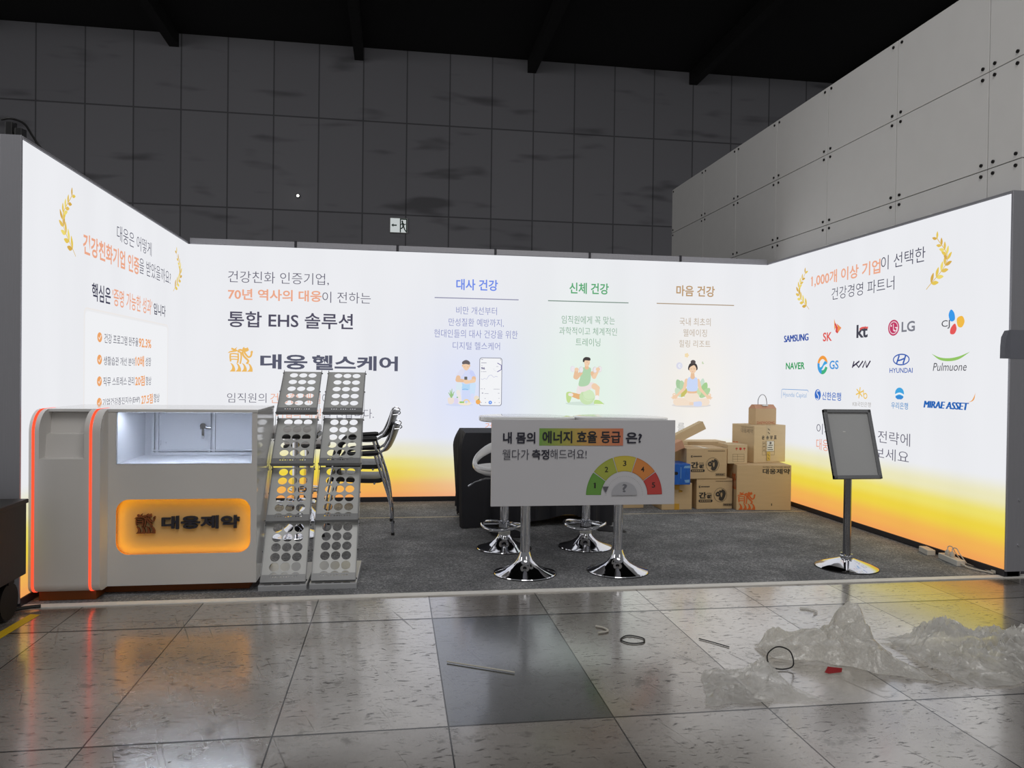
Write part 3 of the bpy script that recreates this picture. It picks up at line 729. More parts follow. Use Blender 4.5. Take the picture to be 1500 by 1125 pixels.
# -- back wall illustrations, drawn as flat prints
SK, SK2 = (244, 210, 178), (236, 196, 160); HR = (72, 66, 66)
A = Art(fnB, glow, lambda x, y: (2.483+x/1250*.708, 1.546-y/1125*.634))
A.poly(circ(290, 975, 250, 28), (214, 222, 248))
A.poly(rrect(645, 1065, 108, 995, 46), (140, 142, 156)); A.poly(rrect(657, 1053, 120, 983, 38), (246, 247, 250))
A.poly(band([(975, 205), (1048, 245), (1048, 325), (975, 368)], 14), (120, 112, 168)); A.poly(band([(910, 300), (912, 335), (975, 368)], 6), (224, 224, 234))
A.text('96', 678, 748, 328, 284, (88, 80, 130), .03)
for x0, x1, y0, y1 in ((678, 712, 138, 150), (1026, 1040, 138, 154), (678, 775, 200, 212), (678, 705, 252, 258), (676, 688, 360, 374), (700, 775, 363, 371), (955, 995, 266, 274), (672, 712, 680, 687), (735, 750, 676, 690), (910, 1025, 682, 690), (695, 722, 750, 770), (745, 820, 764, 772), (992, 1020, 756, 766), (748, 768, 852, 862), (1005, 1020, 848, 858), (678, 695, 925, 940), (758, 775, 925, 940), (930, 946, 925, 940), (1010, 1025, 925, 940)):
    A.poly([(x0, y0), (x1, y0), (x1, y1), (x0, y1)], (176, 176, 190))
A.poly(band([(678, 495), (700, 515), (740, 490), (780, 505), (820, 440), (865, 425), (910, 470), (950, 450), (985, 460)], 7), (186, 190, 222))
A.poly(circ(852, 932, 32), (98, 150, 240)); A.poly(circ(852, 932, 12), (226, 238, 252))
A.poly(rrect(330, 490, 580, 940, 30), (212, 222, 252)); A.poly(spline2([(330, 580), (490, 580), (480, 690), (390, 712), (335, 690)], 5), (184, 220, 250)); A.poly(band(spline2([(335, 700), (388, 690), (445, 700)], 4, False), 14), (140, 190, 240))
A.poly(cap2((280, 620), (260, 740), 58, 42), (222, 236, 246)); A.poly(cap2((262, 740), (298, 900), 36, 30), (240, 234, 230)); A.poly(cap2((530, 620), (520, 800), 56, 40), (208, 230, 252)); A.poly(cap2((520, 800), (530, 900), 32, 40), (220, 224, 252))
A.poly(spline2([(330, 330), (480, 330), (540, 400), (500, 580), (330, 580), (300, 400)], 5), (216, 222, 250))
A.poly(cap2((330, 370), (270, 450), 48, 46), (226, 226, 244)); A.poly(cap2((505, 390), (545, 460), 40, 36), (206, 214, 252))
A.poly(cap2((262, 480), (250, 520), 40, 38), SK2); A.poly(cap2((250, 525), (390, 545), 38, 24), SK2); A.poly(cap2((545, 490), (545, 530), 38, 36), SK2); A.poly(cap2((545, 535), (410, 570), 36, 24), SK); A.poly(circ(405, 550, 48, 42), SK)
A.poly(rrect(372, 426, 462, 520, 8), (110, 108, 104))
A.poly(spline2([(340, 240), (465, 240), (455, 310), (405, 350), (352, 310)], 5), SK); A.poly(circ(338, 262, 14, 18), SK2); A.poly(circ(466, 262, 12, 18), SK2)
A.poly(spline2([(335, 235), (335, 190), (400, 158), (465, 190), (468, 240), (400, 232)], 5), (108, 102, 104))
for x in (375, 430): A.poly([(x-12, 280), (x+12, 280), (x+12, 285), (x-12, 285)], (190, 150, 120))
A.poly(spline2([(85, 850), (180, 850), (192, 910), (160, 962), (100, 962), (76, 910)], 4), (240, 228, 220))
for a, b in (((140, 840), (90, 760)), ((140, 840), (150, 690)), ((140, 840), (190, 740)), ((140, 840), (110, 800)), ((140, 840), (178, 790)), ((140, 830), (115, 715))): A.poly(cap2(a, b, 14, 5), (160, 200, 140))
A.poly(rrect(190, 265, 855, 960, 18), (226, 218, 244)); A.poly(circ(248, 842, 16, 10), (130, 190, 130))
A.poly(spline2([(275, 930), (490, 930), (480, 975), (380, 988), (285, 970)], 4), (246, 234, 214)); A.poly(ringarc(415, 935, 40, 62, PI, 2*PI), (246, 214, 160)); A.poly(circ(412, 928, 22), (206, 218, 246))
for x in (305, 330, 358): A.poly(circ(x, 930, 16), (150, 206, 110))
A.poly(circ(600, 855, 48), (240, 228, 208)); A.poly(circ(628, 922, 44), (244, 178, 98)); A.poly(cap2((628, 880), (650, 862), 8, 3), (110, 170, 110))
A.build('illustration', wB)

A = Art(fnB, glow, lambda x, y: (3.699+x/947*.591, 1.60-y/1125*.683))
A.poly(circ(440, 960, 340, 34), (214, 230, 220))
A.poly(cap2((330, 840), (190, 800), 48, 34), (232, 184, 130)); A.poly(spline2([(120, 770), (200, 765), (205, 850), (170, 945), (130, 930), (112, 850)], 5), (198, 224, 150)); A.poly(cap2((175, 805), (205, 810), 28, 28), (240, 236, 228))
A.poly(circ(475, 845, 134), (206, 230, 184)); A.poly(circ(500, 820, 100), (214, 236, 196)); A.poly(band(spline2([(380, 770), (450, 880), (600, 880)], 5, False), 4), (180, 210, 160))
A.poly(cap2((360, 690), (330, 750), 62, 46), (242, 232, 230)); A.poly(cap2((400, 690), (560, 640), 70, 52), (240, 228, 226))
A.poly(cap2((600, 660), (650, 690), 54, 44), SK); A.poly(cap2((650, 700), (650, 850), 40, 28), SK); A.poly(cap2((648, 845), (648, 890), 32, 30), (246, 244, 242)); A.poly(spline2([(606, 900), (690, 905), (765, 965), (740, 980), (605, 975)], 4), (196, 226, 150)); A.poly(band([(606, 972), (760, 974)], 12), (248, 246, 246))
A.poly(spline2([(395, 335), (520, 335), (535, 420), (520, 590), (450, 655), (325, 650), (350, 500), (365, 400)], 4), (182, 216, 178))
A.poly(cap2((270, 500), (285, 380), 40, 30), SK2); A.poly(cap2((285, 510), (360, 430), 36, 30), SK2); A.poly(cap2((560, 430), (590, 490), 34, 40), SK2); A.poly(cap2((590, 495), (650, 390), 36, 26), SK)
for x, y, c in ((215, 362, (232, 228, 236)), (362, 372, (222, 220, 230)), (600, 372, (226, 214, 214)), (685, 360, (230, 214, 214))): A.poly(circ(x, y, 38, 54), c); A.poly(circ(x+6, y, 28, 44), (240, 236, 240))
for x, y in ((285, 372), (655, 362)): A.poly(circ(x, y, 36, 34), SK)
A.poly(cap2((455, 300), (460, 335), 30, 36), SK2); A.poly(spline2([(420, 210), (505, 205), (508, 270), (470, 318), (425, 290)], 5), SK); A.poly(spline2([(392, 235), (395, 185), (440, 152), (512, 165), (515, 212), (430, 210), (415, 240)], 4), HR)
A.poly([(482, 270), (502, 268), (496, 278)], (216, 150, 130)); A.poly([(455, 235), (472, 233), (472, 238), (455, 240)], (120, 96, 90))
A.build('illustration', wB)

A = Art(fnB, glow, lambda x, y: (4.819+x/1066*.696, 1.622-y/1125*.70))
A.poly(circ(510, 990, 340, 36), (226, 222, 220))
def leaf(a, b, w, c):
    dx, dy = b[0]-a[0], b[1]-a[1]; L = math.hypot(dx, dy); nx, ny = -dy/L*w, dx/L*w
    A.poly(spline2([a, (a[0]+dx*.4+nx, a[1]+dy*.4+ny), (a[0]+dx*.8+nx*.8, a[1]+dy*.8+ny*.8), b, (a[0]+dx*.8-nx*.8, a[1]+dy*.8-ny*.8), (a[0]+dx*.4-nx, a[1]+dy*.4-ny)], 4), c)
leaf((390, 840), (255, 545), 62, (172, 206, 164)); leaf((390, 850), (330, 560), 50, (186, 216, 176)); leaf((330, 850), (235, 690), 52, (206, 226, 200)); leaf((330, 850), (425, 700), 40, (204, 196, 110))
leaf((650, 850), (705, 520), 50, (206, 228, 210)); leaf((660, 860), (765, 590), 56, (170, 210, 150)); leaf((670, 860), (825, 690), 52, (182, 214, 164)); leaf((620, 850), (640, 680), 46, (206, 226, 180))
A.poly(cap2((260, 930), (470, 930), 68, 62), (246, 226, 206)); A.poly(cap2((760, 930), (560, 940), 66, 60), (246, 228, 210)); A.poly(spline2([(430, 775), (595, 775), (640, 870), (520, 930), (390, 870)], 5), (246, 230, 212)); A.poly(spline2([(540, 940), (600, 925), (680, 925), (680, 1000), (560, 1005)], 4), (214, 222, 246)); A.poly(rrect(470, 545, 935, 985, 16), (244, 216, 190))
A.poly(spline2([(442, 740), (590, 740), (585, 780), (445, 780)], 3), SK2)
A.poly(cap2((420, 560), (380, 700), 34, 26), SK); A.poly(cap2((378, 705), (230, 850), 26, 18), SK); A.poly(cap2((615, 560), (660, 710), 32, 26), SK); A.poly(cap2((660, 710), (790, 850), 26, 18), SK)
for cx, s in ((222, -1), (805, 1)):
    A.poly(circ(cx, 845, 44, 34), SK); A.holed([circ(cx+s*12, 810, 30, 28), circ(cx+s*12, 810, 16, 14)], SK)
    for k in range(3): A.poly(cap2((cx+s*20, 850+k*8), (cx+s*(62-k*14), 856+k*16), 9, 6), SK)
A.poly(spline2([(450, 510), (590, 510), (612, 640), (592, 738), (440, 738), (424, 640)], 4), (206, 220, 250)); A.poly(spline2([(480, 500), (520, 540), (565, 500)], 4), SK); A.poly(cap2((520, 440), (520, 500), 30, 38), SK2)
A.poly(spline2([(448, 380), (460, 280), (525, 250), (590, 285), (594, 380)], 4), HR); A.poly(spline2([(465, 340), (540, 295), (580, 345), (572, 405), (520, 440), (470, 400)], 5), SK); A.poly(circ(525, 240, 44, 36), (88, 80, 80))
for x in (492, 548): A.poly([(x-14, 355), (x+14, 357), (x+14, 361), (x-14, 359)], (130, 96, 86))
A.poly([(508, 405), (532, 405), (520, 412)], (220, 140, 130))
A.poly(circ(288, 308, 54, 60), (222, 222, 238)); A.poly(circ(300, 308, 32, 36), (240, 242, 248)); A.poly(circ(312, 308, 22, 28), (226, 228, 240))
A.poly(circ(412, 125, 30, 32), (246, 226, 184))
for k in range(5): A.poly(circ(412+26*math.cos(k*1.257), 125+28*math.sin(k*1.257), 13), (246, 222, 176))
A.poly(spline2([(690, 225), (705, 255), (712, 268), (685, 272), (676, 245)], 4), (206, 220, 190))
A.build('illustration', wB)

# ================================================================== reception kiosk
ks = thing('reception_kiosk', 'white reception kiosk with red light strips and glowing amber name panel', 'kiosk', (.6, -2.95, 0))
K = lambda mb, n, m, par=None, **k: mb.build(n, m, par or ks, True, **k)
FY, TZ = -3.17, 1.064
b = MB()
hole_w = [(.41, .763), (1.160, .763), (1.160, 1.062), (.41, 1.062)]
hole_s = rrect(.412, 1.156, .241, .560, .07, 8)
fz = lambda u, v, t: (u, t, v)
b.plate([(.368, .062), (1.190, .062), (1.190, .764), (.368, .764)], [hole_s], fz, FY, FY+.003)
b.box(.368, .41, FY, FY+.02, .764, TZ); b.box(1.160, 1.190, FY, FY+.02, .764, TZ)
b.box(.368, 1.188, -3.165, -2.56, .062, .066); b.box(.368, .372, FY+.02, -2.56, .066, TZ)
b.box(.372, 1.185, -2.57, -2.555, .062, .76); K(b, 'body', 'kiosk')
b = MB(); b.box(1.184, 1.1905, FY+.004, -2.555, .062, TZ); K(b, 'side_panel', 'kiosk_side')
b = MB(); b.rbox(.0, 1.193, -3.174, -2.55, TZ, 1.082, .003); K(b, 'counter_top', 'kiosk_side')
# glowing name panel: recess with hidden edge lighting and raised letters
sp = MB(); big = rrect(404e-3, 1.164, .233, .568, .078, 8)
sp.prism(big, fz, FY+.048, FY+.053); sign = K(sp, 'name_panel', pbr('warm_diffuser', (206, 172, 120), .5, var=.02))
n = len(big); b = MB(); b.add([(u, FY+.003, v) for u, v in big]+[(u, FY+.048, v) for u, v in big], [(i, (i+1) % n, n+(i+1) % n, n+i) for i in range(n)]); b.build('recess_wall', pbr('recess_edge', (224, 150, 60), .5), sign, True)
ins = rrect(.4055, 1.1625, .2345, .5665, .077, 8)
b = MB(); b.add([(u, FY+.005, v) for u, v in ins]+[(u, FY+.0165, v) for u, v in ins], [(i, (i+1) % n, n+(i+1) % n, n+i) for i in range(n)]); b.build('led_strip', 'amber', sign, True)
V, F = text_mesh('대웅제약', .03)
b = MB()
for t in (0, .016): b.add([(.650+.437*x, FY+.0475-t, .378+.077*z) for x, z in V], F)
bm = bmesh.new(); me_ = bpy.data.meshes.new('tmp'); me_.from_pydata([(.650+.437*x, FY+.0475, .378+.077*z) for x, z in V], [], F); bm.from_mesh(me_)
r = bmesh.ops.extrude_face_region(bm, geom=list(bm.faces)); bmesh.ops.translate(bm, vec=(0, -.016, 0), verts=[g for g in r['geom'] if isinstance(g, bmesh.types.BMVert)])
bm.verts.index_update(); b = MB(); b.add([v.co.copy() for v in bm.verts], [[v.index for v in f.verts] for f in bm.faces]); bm.free(); bpy.data.meshes.remove(me_)
b.build('lettering', pbr('navy_letters', (34, 36, 52), .5), sign, True)
class Ext:          # collects emblem polygons and extrudes them
    def __init__(s): s.mb = MB()
    def poly(s, pts, c): s.mb.prism(pts, fz, FY+.0475, FY+.031)
E_ = Ext(); emblem(E_, .501, .615, .355, .473, None); E_.mb.build('emblem', pbr('brown_emblem', (112, 62, 34), .5), sign, True)
# showcase with inner lining, sliding doors, lock and lamp
b = MB(); IX0, IX1, IB = .412, 1.182, -2.66
b.box(IX0, IX1, FY+.02, IB, .757, .765); b.box(IX0-.02, IX0, FY+.02, IB, .757, TZ-.002); b.box(IX1, IX1+.001, FY+.02, IB, .757, TZ-.002); b.box(IX0, IX1, IB, IB+.01, .757, TZ)
show = K(b, 'showcase', 'inner')
b = MB()
for x in (.455, .482, .80, .828, 1.165): b.box(x, x+.016, IB-.022, IB, .775, TZ)
b.box(.455, 1.19, IB-.03, IB, .766, .784); b.box(.455, 1.19, IB-.026, IB, .792, .800); b.build('door_frame', 'inner', show, True, bevel=.001)
for x0, x1, yy in ((.500, .80, IB-.008), (.846, 1.165, IB-.012)):
    b = MB(); b.box(x0, x1, yy-.004, yy, .80, TZ-.004); b.build('sliding_door', 'inner', show, True)
b = MB(); b.rbox(.755, .80, IB-.045, IB-.012, .93, .95, .004); b.tube([(.775, IB-.05, .955), (.775, IB-.02, .955)], .018, 14); b.rbox(.766, .784, IB-.05, IB-.04, .875, .945, .003); b.rbox(.796, .822, IB-.04, IB-.02, .932, .944, .002); b.build('lock', 'chrome', show, True, smooth=True)
for z in (.84, 1.03):
    b = MB(); b.box(.505, .545, IB-.02, IB-.012, z, z+.008); b.box(.505, .511, IB-.02, IB-.012, z-.012, z+.02); b.build('hinge', 'inner', show, True)
b = MB(); b.box(.45, 1.16, FY+.045, FY+.06, TZ-.0016, TZ-.0004); b.build('lamp_strip', 'white_led', show, True)
b = MB(); b.box(.411, 1.159, FY+.008, FY+.012, .764, TZ-.001); K(b, 'glass', 'pane')
# round-edged end unit: two cheeks, stepped leaflet tray between, red strips
def profile(y0, zt, rt_, zb, rb, yb):
    P = [(yb, zt)]
    P += [(y0+rt_-rt_*math.sin(a), zt-rt_+rt_*math.cos(a)) for a in [PI/2*i/10 for i in range(11)]]
    P += [(y0+rb-rb*math.cos(a), zb+rb-rb*math.sin(a)) for a in [PI/2*i/8 for i in range(9)]]
    return P+[(yb, zb)]
YF = -3.29; pr_ = profile(YF, 1.08, .125, .062, .05, -2.56); fx = lambda u, v, t: (t, u, v)
for x0, x1 in ((0.0, .052), (.284, .368)):
    b = MB(); b.prism(pr_, fx, x0, x1); K(b, 'side_cheek', 'kiosk', smooth=True)
pc = [(-2.56, 1.06), (-3.13, 1.06), (-3.145, .944), (-3.20, .940), (-3.215, .812), (YF, .808)]
pc += [(YF+.05-.05*math.cos(a), .112-.05*math.sin(a)) for a in [PI/2*i/8 for i in range(9)]]+[(-2.56, .062)]
b = MB(); b.prism(pc, fx, .052, .284); K(b, 'leaflet_tray', 'kiosk', smooth=True)
path = [p for p in pr_[0:-1]]; path[0] = (-3.02, 1.08); path.append((-3.20, .062))
for x0 in (.016, .312):
    b = MB(); nn = len(path)
    nrm = []
    for i in range(nn):
        a = path[max(i-1, 0)]; c = path[min(i+1, nn-1)]; d = math.hypot(c[0]-a[0], c[1]-a[1]); nrm.append(((c[1]-a[1])/d, -(c[0]-a[0])/d))
    vs = []
    for (y, z), (ny, nz) in zip(path, nrm):
        for x in (x0, x0+.013):
            vs.append((x, y+ny*.0025, z+nz*.0025)); vs.append((x, y-ny*.003, z-nz*.003))
    fs = []
    for i in range(nn-1):
        o_ = i*4; q = o_+4
        fs += [(o_, o_+2, q+2, q), (o_+1, q+1, q+3, o_+3), (o_, q, q+1, o_+1), (o_+2, o_+3, q+3, q+2)]
    b.add(vs, fs); K(b, 'light_strip', 'led')
b = MB(); b.box(.03, .33, -3.228, -2.65, .0065, .066); b.box(.33, 1.14, -3.092, -2.62, .0065, .066); K(b, 'plinth', 'plinth', bevel=.002)

# ================================================================== perforated zigzag leaflet racks
RP = [((0, .046), (.217, .359)), ((.187, .372), (.458, .678)), ((.374, .704), (.682, .989)), ((.587, 1.025), (.966, 1.308))]
def make_rack(name, label, loc, rz):
    t = thing(name, label, 'leaflet rack', loc, rz, 'zigzag leaflet racks'); W = .258
    b = MB(); b.rbox(-.140, .140, -.035, .525, .008, .040, .004); b.box(-.140, .140, -.035, .525, .0065, .012)
    base = b.build('base', 'rack_base', t)
    for x in (-.085, -.03, .025, .08):
        b = MB(); b.box(x-.02, x+.02, -.030, -.024, .0402, .0418); b.build('slot', 'dark', base)
    for (y0, z0), (y1, z1) in RP:
        L = math.hypot(y1-y0, z1-z0); d = Vector((0, (y1-y0)/L, (z1-z0)/L)); nrm = Vector((0, -d.z, d.y))
        fn = lambda u, v, t_: Vector((u, y0, z0))+d*v+nrm*t_
        holes = [circ(.004+c*.0645, L*(.085+.1655*k), .0285, .0285, 22)[::-1] for c in (-1, 0, 1) for k in range(6)]
        b = MB(); b.plate([(-W/2, 0), (W/2, 0), (W/2, L), (-W/2, L)], holes, fn, 0, .004)
        p = b.build('shelf_panel', 'rack', t)
        b = MB(); hs = [circ(-.075+.0155*k, .026, .0052, .0052, 8)[::-1] for k in range(11)]
        b.plate([(-W/2, 0), (W/2, 0), (W/2, .04), (-W/2, .04)], hs, fn, .022, .025)
        b.prism([(-W/2, -.006), (W/2, -.006), (W/2, .008), (-W/2, .008)], fn, -.001, .026)
        b.build('front_lip', 'rack_lip', p)
        for s in (-1, 1):
            b = MB(); b.prism([(s*W/2, 0), (s*(W/2+.004), 0), (s*(W/2+.004), L+.006), (s*W/2, L+.006)], fn, -.006, .014); b.build('side_rim', 'rack_lip', p)
    def at(i, f): (y0, z0), (y1, z1) = RP[i]; return y0+(y1-y0)*f, z0+(z1-z0)*f
    for i in range(4):
        for s in (-1, 1):
            x = s*.1355
            for a_, b_ in (((i, .03), (i-1, .52)), ((i, .52), (i-1, .97))):
                if i == 0: continue
                pa, pb = at(*a_), at(*b_); b = MB()
                dv = Vector((0, pb[0]-pa[0], pb[1]-pa[1])).normalized(); pv = Vector((0, -dv.z, dv.y))*.006
                A0, B0 = Vector((x, *pa)), Vector((x, *pb)); vs = [p_+o_+Vector((e, 0, 0)) for e in (-.0012, .0012) for p_, o_ in ((A0, -pv), (A0, pv), (B0, pv), (B0, -pv))]
                b.add(vs, [(0, 1, 2, 3), (7, 6, 5, 4), (0, 4, 5, 1), (1, 5, 6, 2), (2, 6, 7, 3), (3, 7, 4, 0)]); b.build('strut', 'strut', t)
            for f in (.03, .52, .97):
                pa = at(i, f); b = MB(); b.tube([(x-s*.006, *pa), (x+s*.004, *pa)], .0048, 10); b.build('pivot_knob', 'dark', t)
    return t
make_rack('leaflet_rack', 'grey perforated leaflet rack standing right beside the white kiosk', (1.340, -3.132, 0), .006)
make_rack('leaflet_rack', 'grey perforated leaflet rack on the chair side, further from the kiosk', (1.634, -3.122, 0), -.011)

# ================================================================== stacked armchairs
def make_chair(label, loc):
    t = thing('stacking_chair', label, 'chair', loc, 0, 'stacked black armchairs')
    for y, nm in ((0, 'near'), (.50, 'far')):
        fr = catmull([(-.545, y, .012), (-.50, y, .25), (-.455, y, .48), (-.43, y, .585), (-.37, y, .645), (-.28, y, .655), (-.16, y, .655), (-.085, y, .69), (-.035, y, .765), (-.01, y, .85), (.002, y, .895)], 7)
        b = MB(); b.tube(fr, .0105, 10); b.build('arm_frame', 'chrome', t, smooth=True)
        rl = catmull([(-.15, y+.012, .655), (-.115, y+.012, .55), (-.07, y+.012, .42), (-.028, y+.012, .28), (-.008, y+.012, .15), (0, y+.012, .012)], 7)
        b = MB(); b.tube(rl, .011, 10); b.build('rear_leg', 'chrome', t, smooth=True)
        for fx_, fy_ in ((-.545, y), (0, y+.012)):
            b = MB(); b.tube([(fx_, fy_, .0065), (fx_, fy_, .028)], .014, 10); b.build('foot_cap', 'rubber', t)
        ap = catmull([(-.455, y, .50), (-.43, y, .59), (-.37, y, .652), (-.28, y, .662), (-.12, y, .672)], 7)
        b = MB(); b.tube(ap, [.016]+[.021]*(len(ap)-2)+[.016], 10); b.build('arm_pad', 'vinyl', t, smooth=True)
        hp = catmull([(.002, y, .893), (.03, y, .905), (.062, y, .885), (.05, y, .868), (.0, y, .862)], 6); b = MB(); b.tube(hp, .004, 8); b.build('back_loop', 'chrome', t, smooth=True)
    # seat shell
    prof = [(-.52, .452), (-.49, .476), (-.40, .474), (-.25, .462), (-.12, .462), (-.075, .478)]
    P = catmull([(x, 0, z) for x, z in prof], 4); b = MB(); top = [(p.x, p.z) for p in P]
    b.prism(top+[(x, z-.035) for x, z in top[::-1]], lambda u, v, s: (u, s, v), .022, .478); b.build('seat', 'vinyl', t, smooth=True, bevel=.008)
    # curved back
    vs = []; fs = []; NU, NV = 14, 9
    for th in (0, .016):
        for j in range(NV):
            f = j/(NV-1); z = .675+.205*f; x = -.095+.095*f**.7
            for i in range(NU):
                g = i/(NU-1); bow = .05*(1-(2*g-1)**2); vs.append((x+bow+th-.012, .01+.48*g, z))
    o_ = NU*NV
    for j in range(NV-1):
        for i in range(NU-1):
            a = j*NU+i; fs += [(a, a+1, a+NU+1, a+NU), (o_+a, o_+a+NU, o_+a+NU+1, o_+a+1)]
    for j in range(NV-1):
        for i in (0, NU-1): a = j*NU+i; fs.append((a, a+NU, o_+a+NU, o_+a))
    for j in (0, NV-1):
        for i in range(NU-1): a = j*NU+i; fs.append((a, a+1, o_+a+1, o_+a))
    b = MB(); b.add(vs, fs); b.build('backrest', 'vinyl', t, smooth=True)
    b = MB()
    for x, z in ((-.43, .425), (-.15, .425)): b.tube([(x, .0, z), (x, .50, z)], .009, 8)
    b.build('cross_bar', 'chrome', t, smooth=True)
    return t
ch = make_chair('black armchair with chrome legs at the bottom of the stacked pair', (1.985, -1.655, 0))
dup(ch, (1.972, -1.655, .113), 0, 'black armchair stacked on top of the other black armchair')

# ================================================================== stools and bar tables
TRUMPET = [(.205, .0065), (.208, .011), (.205, .016), (.18, .024), (.14, .036), (.10, .054), (.07, .076), (.05, .10), (.040, .128), (.034, .15)]
def trumpet(t, k=1.0, rubber=True):
    b = MB(); b.lathe([(r*k, z) for r, z in TRUMPET], n=56); o = b.build('base', 'chrome', t, smooth=True)
    b = MB(); b.lathe([(.196*k, .0063), (.211*k, .0063), (.211*k, .0105), (.20*k, .0105)], n=56, cap=False); b.build('rubber_rim', 'rubber', o)
    return o
def make_bombo(label, loc, rz):
    t = thing('bar_stool', label, 'stool', loc, rz, 'low white shell stools with chrome bases'); trumpet(t, .98)
    b = MB(); b.tube([(0, 0, .14), (0, 0, .36)], .033, 28); b.tube([(0, 0, .36), (0, 0, .56)], .026, 24); b.build('column', 'chrome', t, smooth=True)
    b = MB(); b.lathe([(.043, .108), (.045, .112), (.045, .136), (.041, .14)], n=28); b.build('collar', 'plug', t, smooth=True)
    b = MB(); b.lathe([(.037, .141), (.042, .146), (.042, .166), (.034, .172)], n=28); b.build('rubber_ring', 'rubber', t, smooth=True)
    ring = [(.155*math.cos(a), .155*math.sin(a)-.03, .185+.012*math.cos(2*a)) for a in [2*PI*i/44 for i in range(44)]]
    b = MB(); b.tube(ring, .011, 10, closed=True); b.tube([(0, .0, .19), (.0, .122, .178)], .011, 8); b.tube([(-.03, 0, .19), (-.145, -.06, .186)], .008, 8); b.tube([(.03, 0, .19), (.145, -.06, .186)], .008, 8); b.tube([(0, 0, .165), (0, 0, .215)], .041, 24)
    b.build('footrest', 'chrome', t, smooth=True)
    # moulded shell: dished seat running up into a ring back with an open slot
    N, S = 64, 14; vs = []; fs = []
    for i in range(N):
        a = 2*PI*i/N; back = .5+.5*math.cos(a)                       # a=0 is the back (+y)
        zt = .60+.185*back**1.3; ro = .225+.03*back; sec = []
        for k in range(S):
            q = 2*PI*k/S; sec.append((ro+.019*math.cos(q), zt+(.024+.018*back)*math.sin(q)))
        for r_, z_ in sec: vs.append((r_*math.sin(a), r_*math.cos(a)*.92+.02*back, z_))
    for i in range(N):
        j = (i+1) % N
        for k in range(S): fs.append((i*S+k, i*S+(k+1) % S, j*S+(k+1) % S, j*S+k))
    b = MB(); b.add(vs, fs); b.build('back_ring', 'abs', t, smooth=True)
    b = MB(); b.lathe([(.03, .545), (.10, .548), (.17, .562), (.215, .59), (.232, .615), (.226, .622), (.205, .603), (.16, .582), (.09, .570), (.001, .567)], n=56); b.build('seat', 'abs', t, smooth=True)
    b = MB(); b.tube([(.06, .02, .535), (-.12, -.08, .53), (-.19, -.12, .505), (-.235, -.14, .47)], .007, 8); b.build('height_lever', 'chrome', t, smooth=True)
    b = MB(); b.lathe([(.09, .535), (.09, .547)], n=24); b.build('mounting_plate', 'dark', t)
    return t
s1 = make_bombo('low white shell stool with chrome base in front of the black tablecloth, left one', (2.812, -2.185, 0), -.6)
dup(s1, (3.436, -2.195, 0), -.5, 'white shell stool with chrome base behind the right half of the gauge board')

def make_table(label, loc):
    t = thing('bar_table', label, 'table', loc, 0, 'round white bar tables'); trumpet(t, .98)
    b = MB(); b.tube([(0, 0, .13), (0, 0, 1.005)], .032, 32); b.build('column', 'chrome', t, smooth=True)
    b = MB(); b.lathe([(.06, .985), (.14, 1.0), (.14, 1.006)], n=32); b.build('mounting_plate', 'dark', t)
    b = MB(); b.lathe([(.0005, 1.006), (.306, 1.006), (.312, 1.010), (.312, 1.034), (.308, 1.037), (.0005, 1.037)], n=72, cap=False); tt = b.build('table_top', 'top', t, smooth=True)
    b = MB(); b.lathe([(.3122, 1.009), (.3145, 1.011), (.3145, 1.033), (.3122, 1.035)], n=72, cap=False); b.build('edge_band', 'top', tt, smooth=True)
    return t
t1 = make_table('round white chrome bar table carrying the left half of the gauge board', (2.845, -2.918, 0))
dup(t1, (3.474, -2.920, 0), 0, 'round white chrome bar table carrying the right half of the gauge board')

# gauge board hung on the table edges
bd = thing('sign_board', 'large white energy gauge sign board hung on the two bar tables', 'sign', (3.153, -3.245, .506))
b = MB(); b.box(2.572, 3.735, -3.257, -3.237, .506, 1.034); b.build('board', 'board', bd, True, bevel=.0015)
fnS = lambda u, v, l: (u, -3.257-l, v)
n_ = 28; A = Art(fnS, ink, lift=.0006)
stops = [(128, 168, 84), (168, 172, 84), (204, 168, 92), (218, 148, 98), (214, 128, 98)]
def gradc(f):
    f *= 4; i = min(3, int(f)); k = f-i; return tuple(int(a+(c-a)*k) for a, c in zip(stops[i], stops[i+1]))
for i in range(n_):
    a0 = 2.865+.53*i/n_; A.poly([(a0, .876), (a0+.53/n_, .876), (a0+.53/n_, .982), (a0, .982)], gradc(i/(n_-1)))
A.build('highlight_bar', bd)
for w, s, a0, a1, v0, v1, c, wt, sh in TEXT:
    if w == 'S': A = Art(fnS, ink, lift=.0045); A.text(s, a0, a1, v0, v1, c, wt, sh); A.build('lettering', bd)
A = Art(fnS, ink, lift=.0006); GC = [(98, 150, 62), (158, 168, 66), (196, 178, 66), (208, 128, 62), (186, 62, 58)]
for i in range(5):
    a1 = PI-PI*i/5-.012; a0 = PI-PI*(i+1)/5+.012
    A.poly(ringarc(3.408, .567, .149, .245, a0, a1, 14), GC[i]); A.poly(ringarc(3.408, .567, .155, .239, a0+.02, a1-.02, 14), tuple(min(255, c+10) for c in GC[i]))
    am = (a0+a1)/2; u, v = 3.408+.198*math.cos(am), .567+.198*math.sin(am); A.text(str(i+1), u-(.011 if i else .005), u+(.011 if i else .005), v-.017, v+.017, (40, 36, 34), .02)
    if i == 0: A.poly([(u-.010, v+.008), (u-.010, v+.012), (u-.002, v+.017), (u-.001, v+.013)], (40, 36, 34))
for i in range(33):
    a = PI*i/32; A.poly(circ(3.408+.118*math.cos(a), .567+.118*math.sin(a), .0016, .0016, 6), (130, 130, 138))
A.poly([(3.49, .567)]+ringarc(3.408, .567, .08, .082, 0, PI, 18)[:18]+[(3.326, .567)], (178, 178, 184)); A.text('?', 3.392, 3.424, .585, .637, (112, 112, 120), .03)
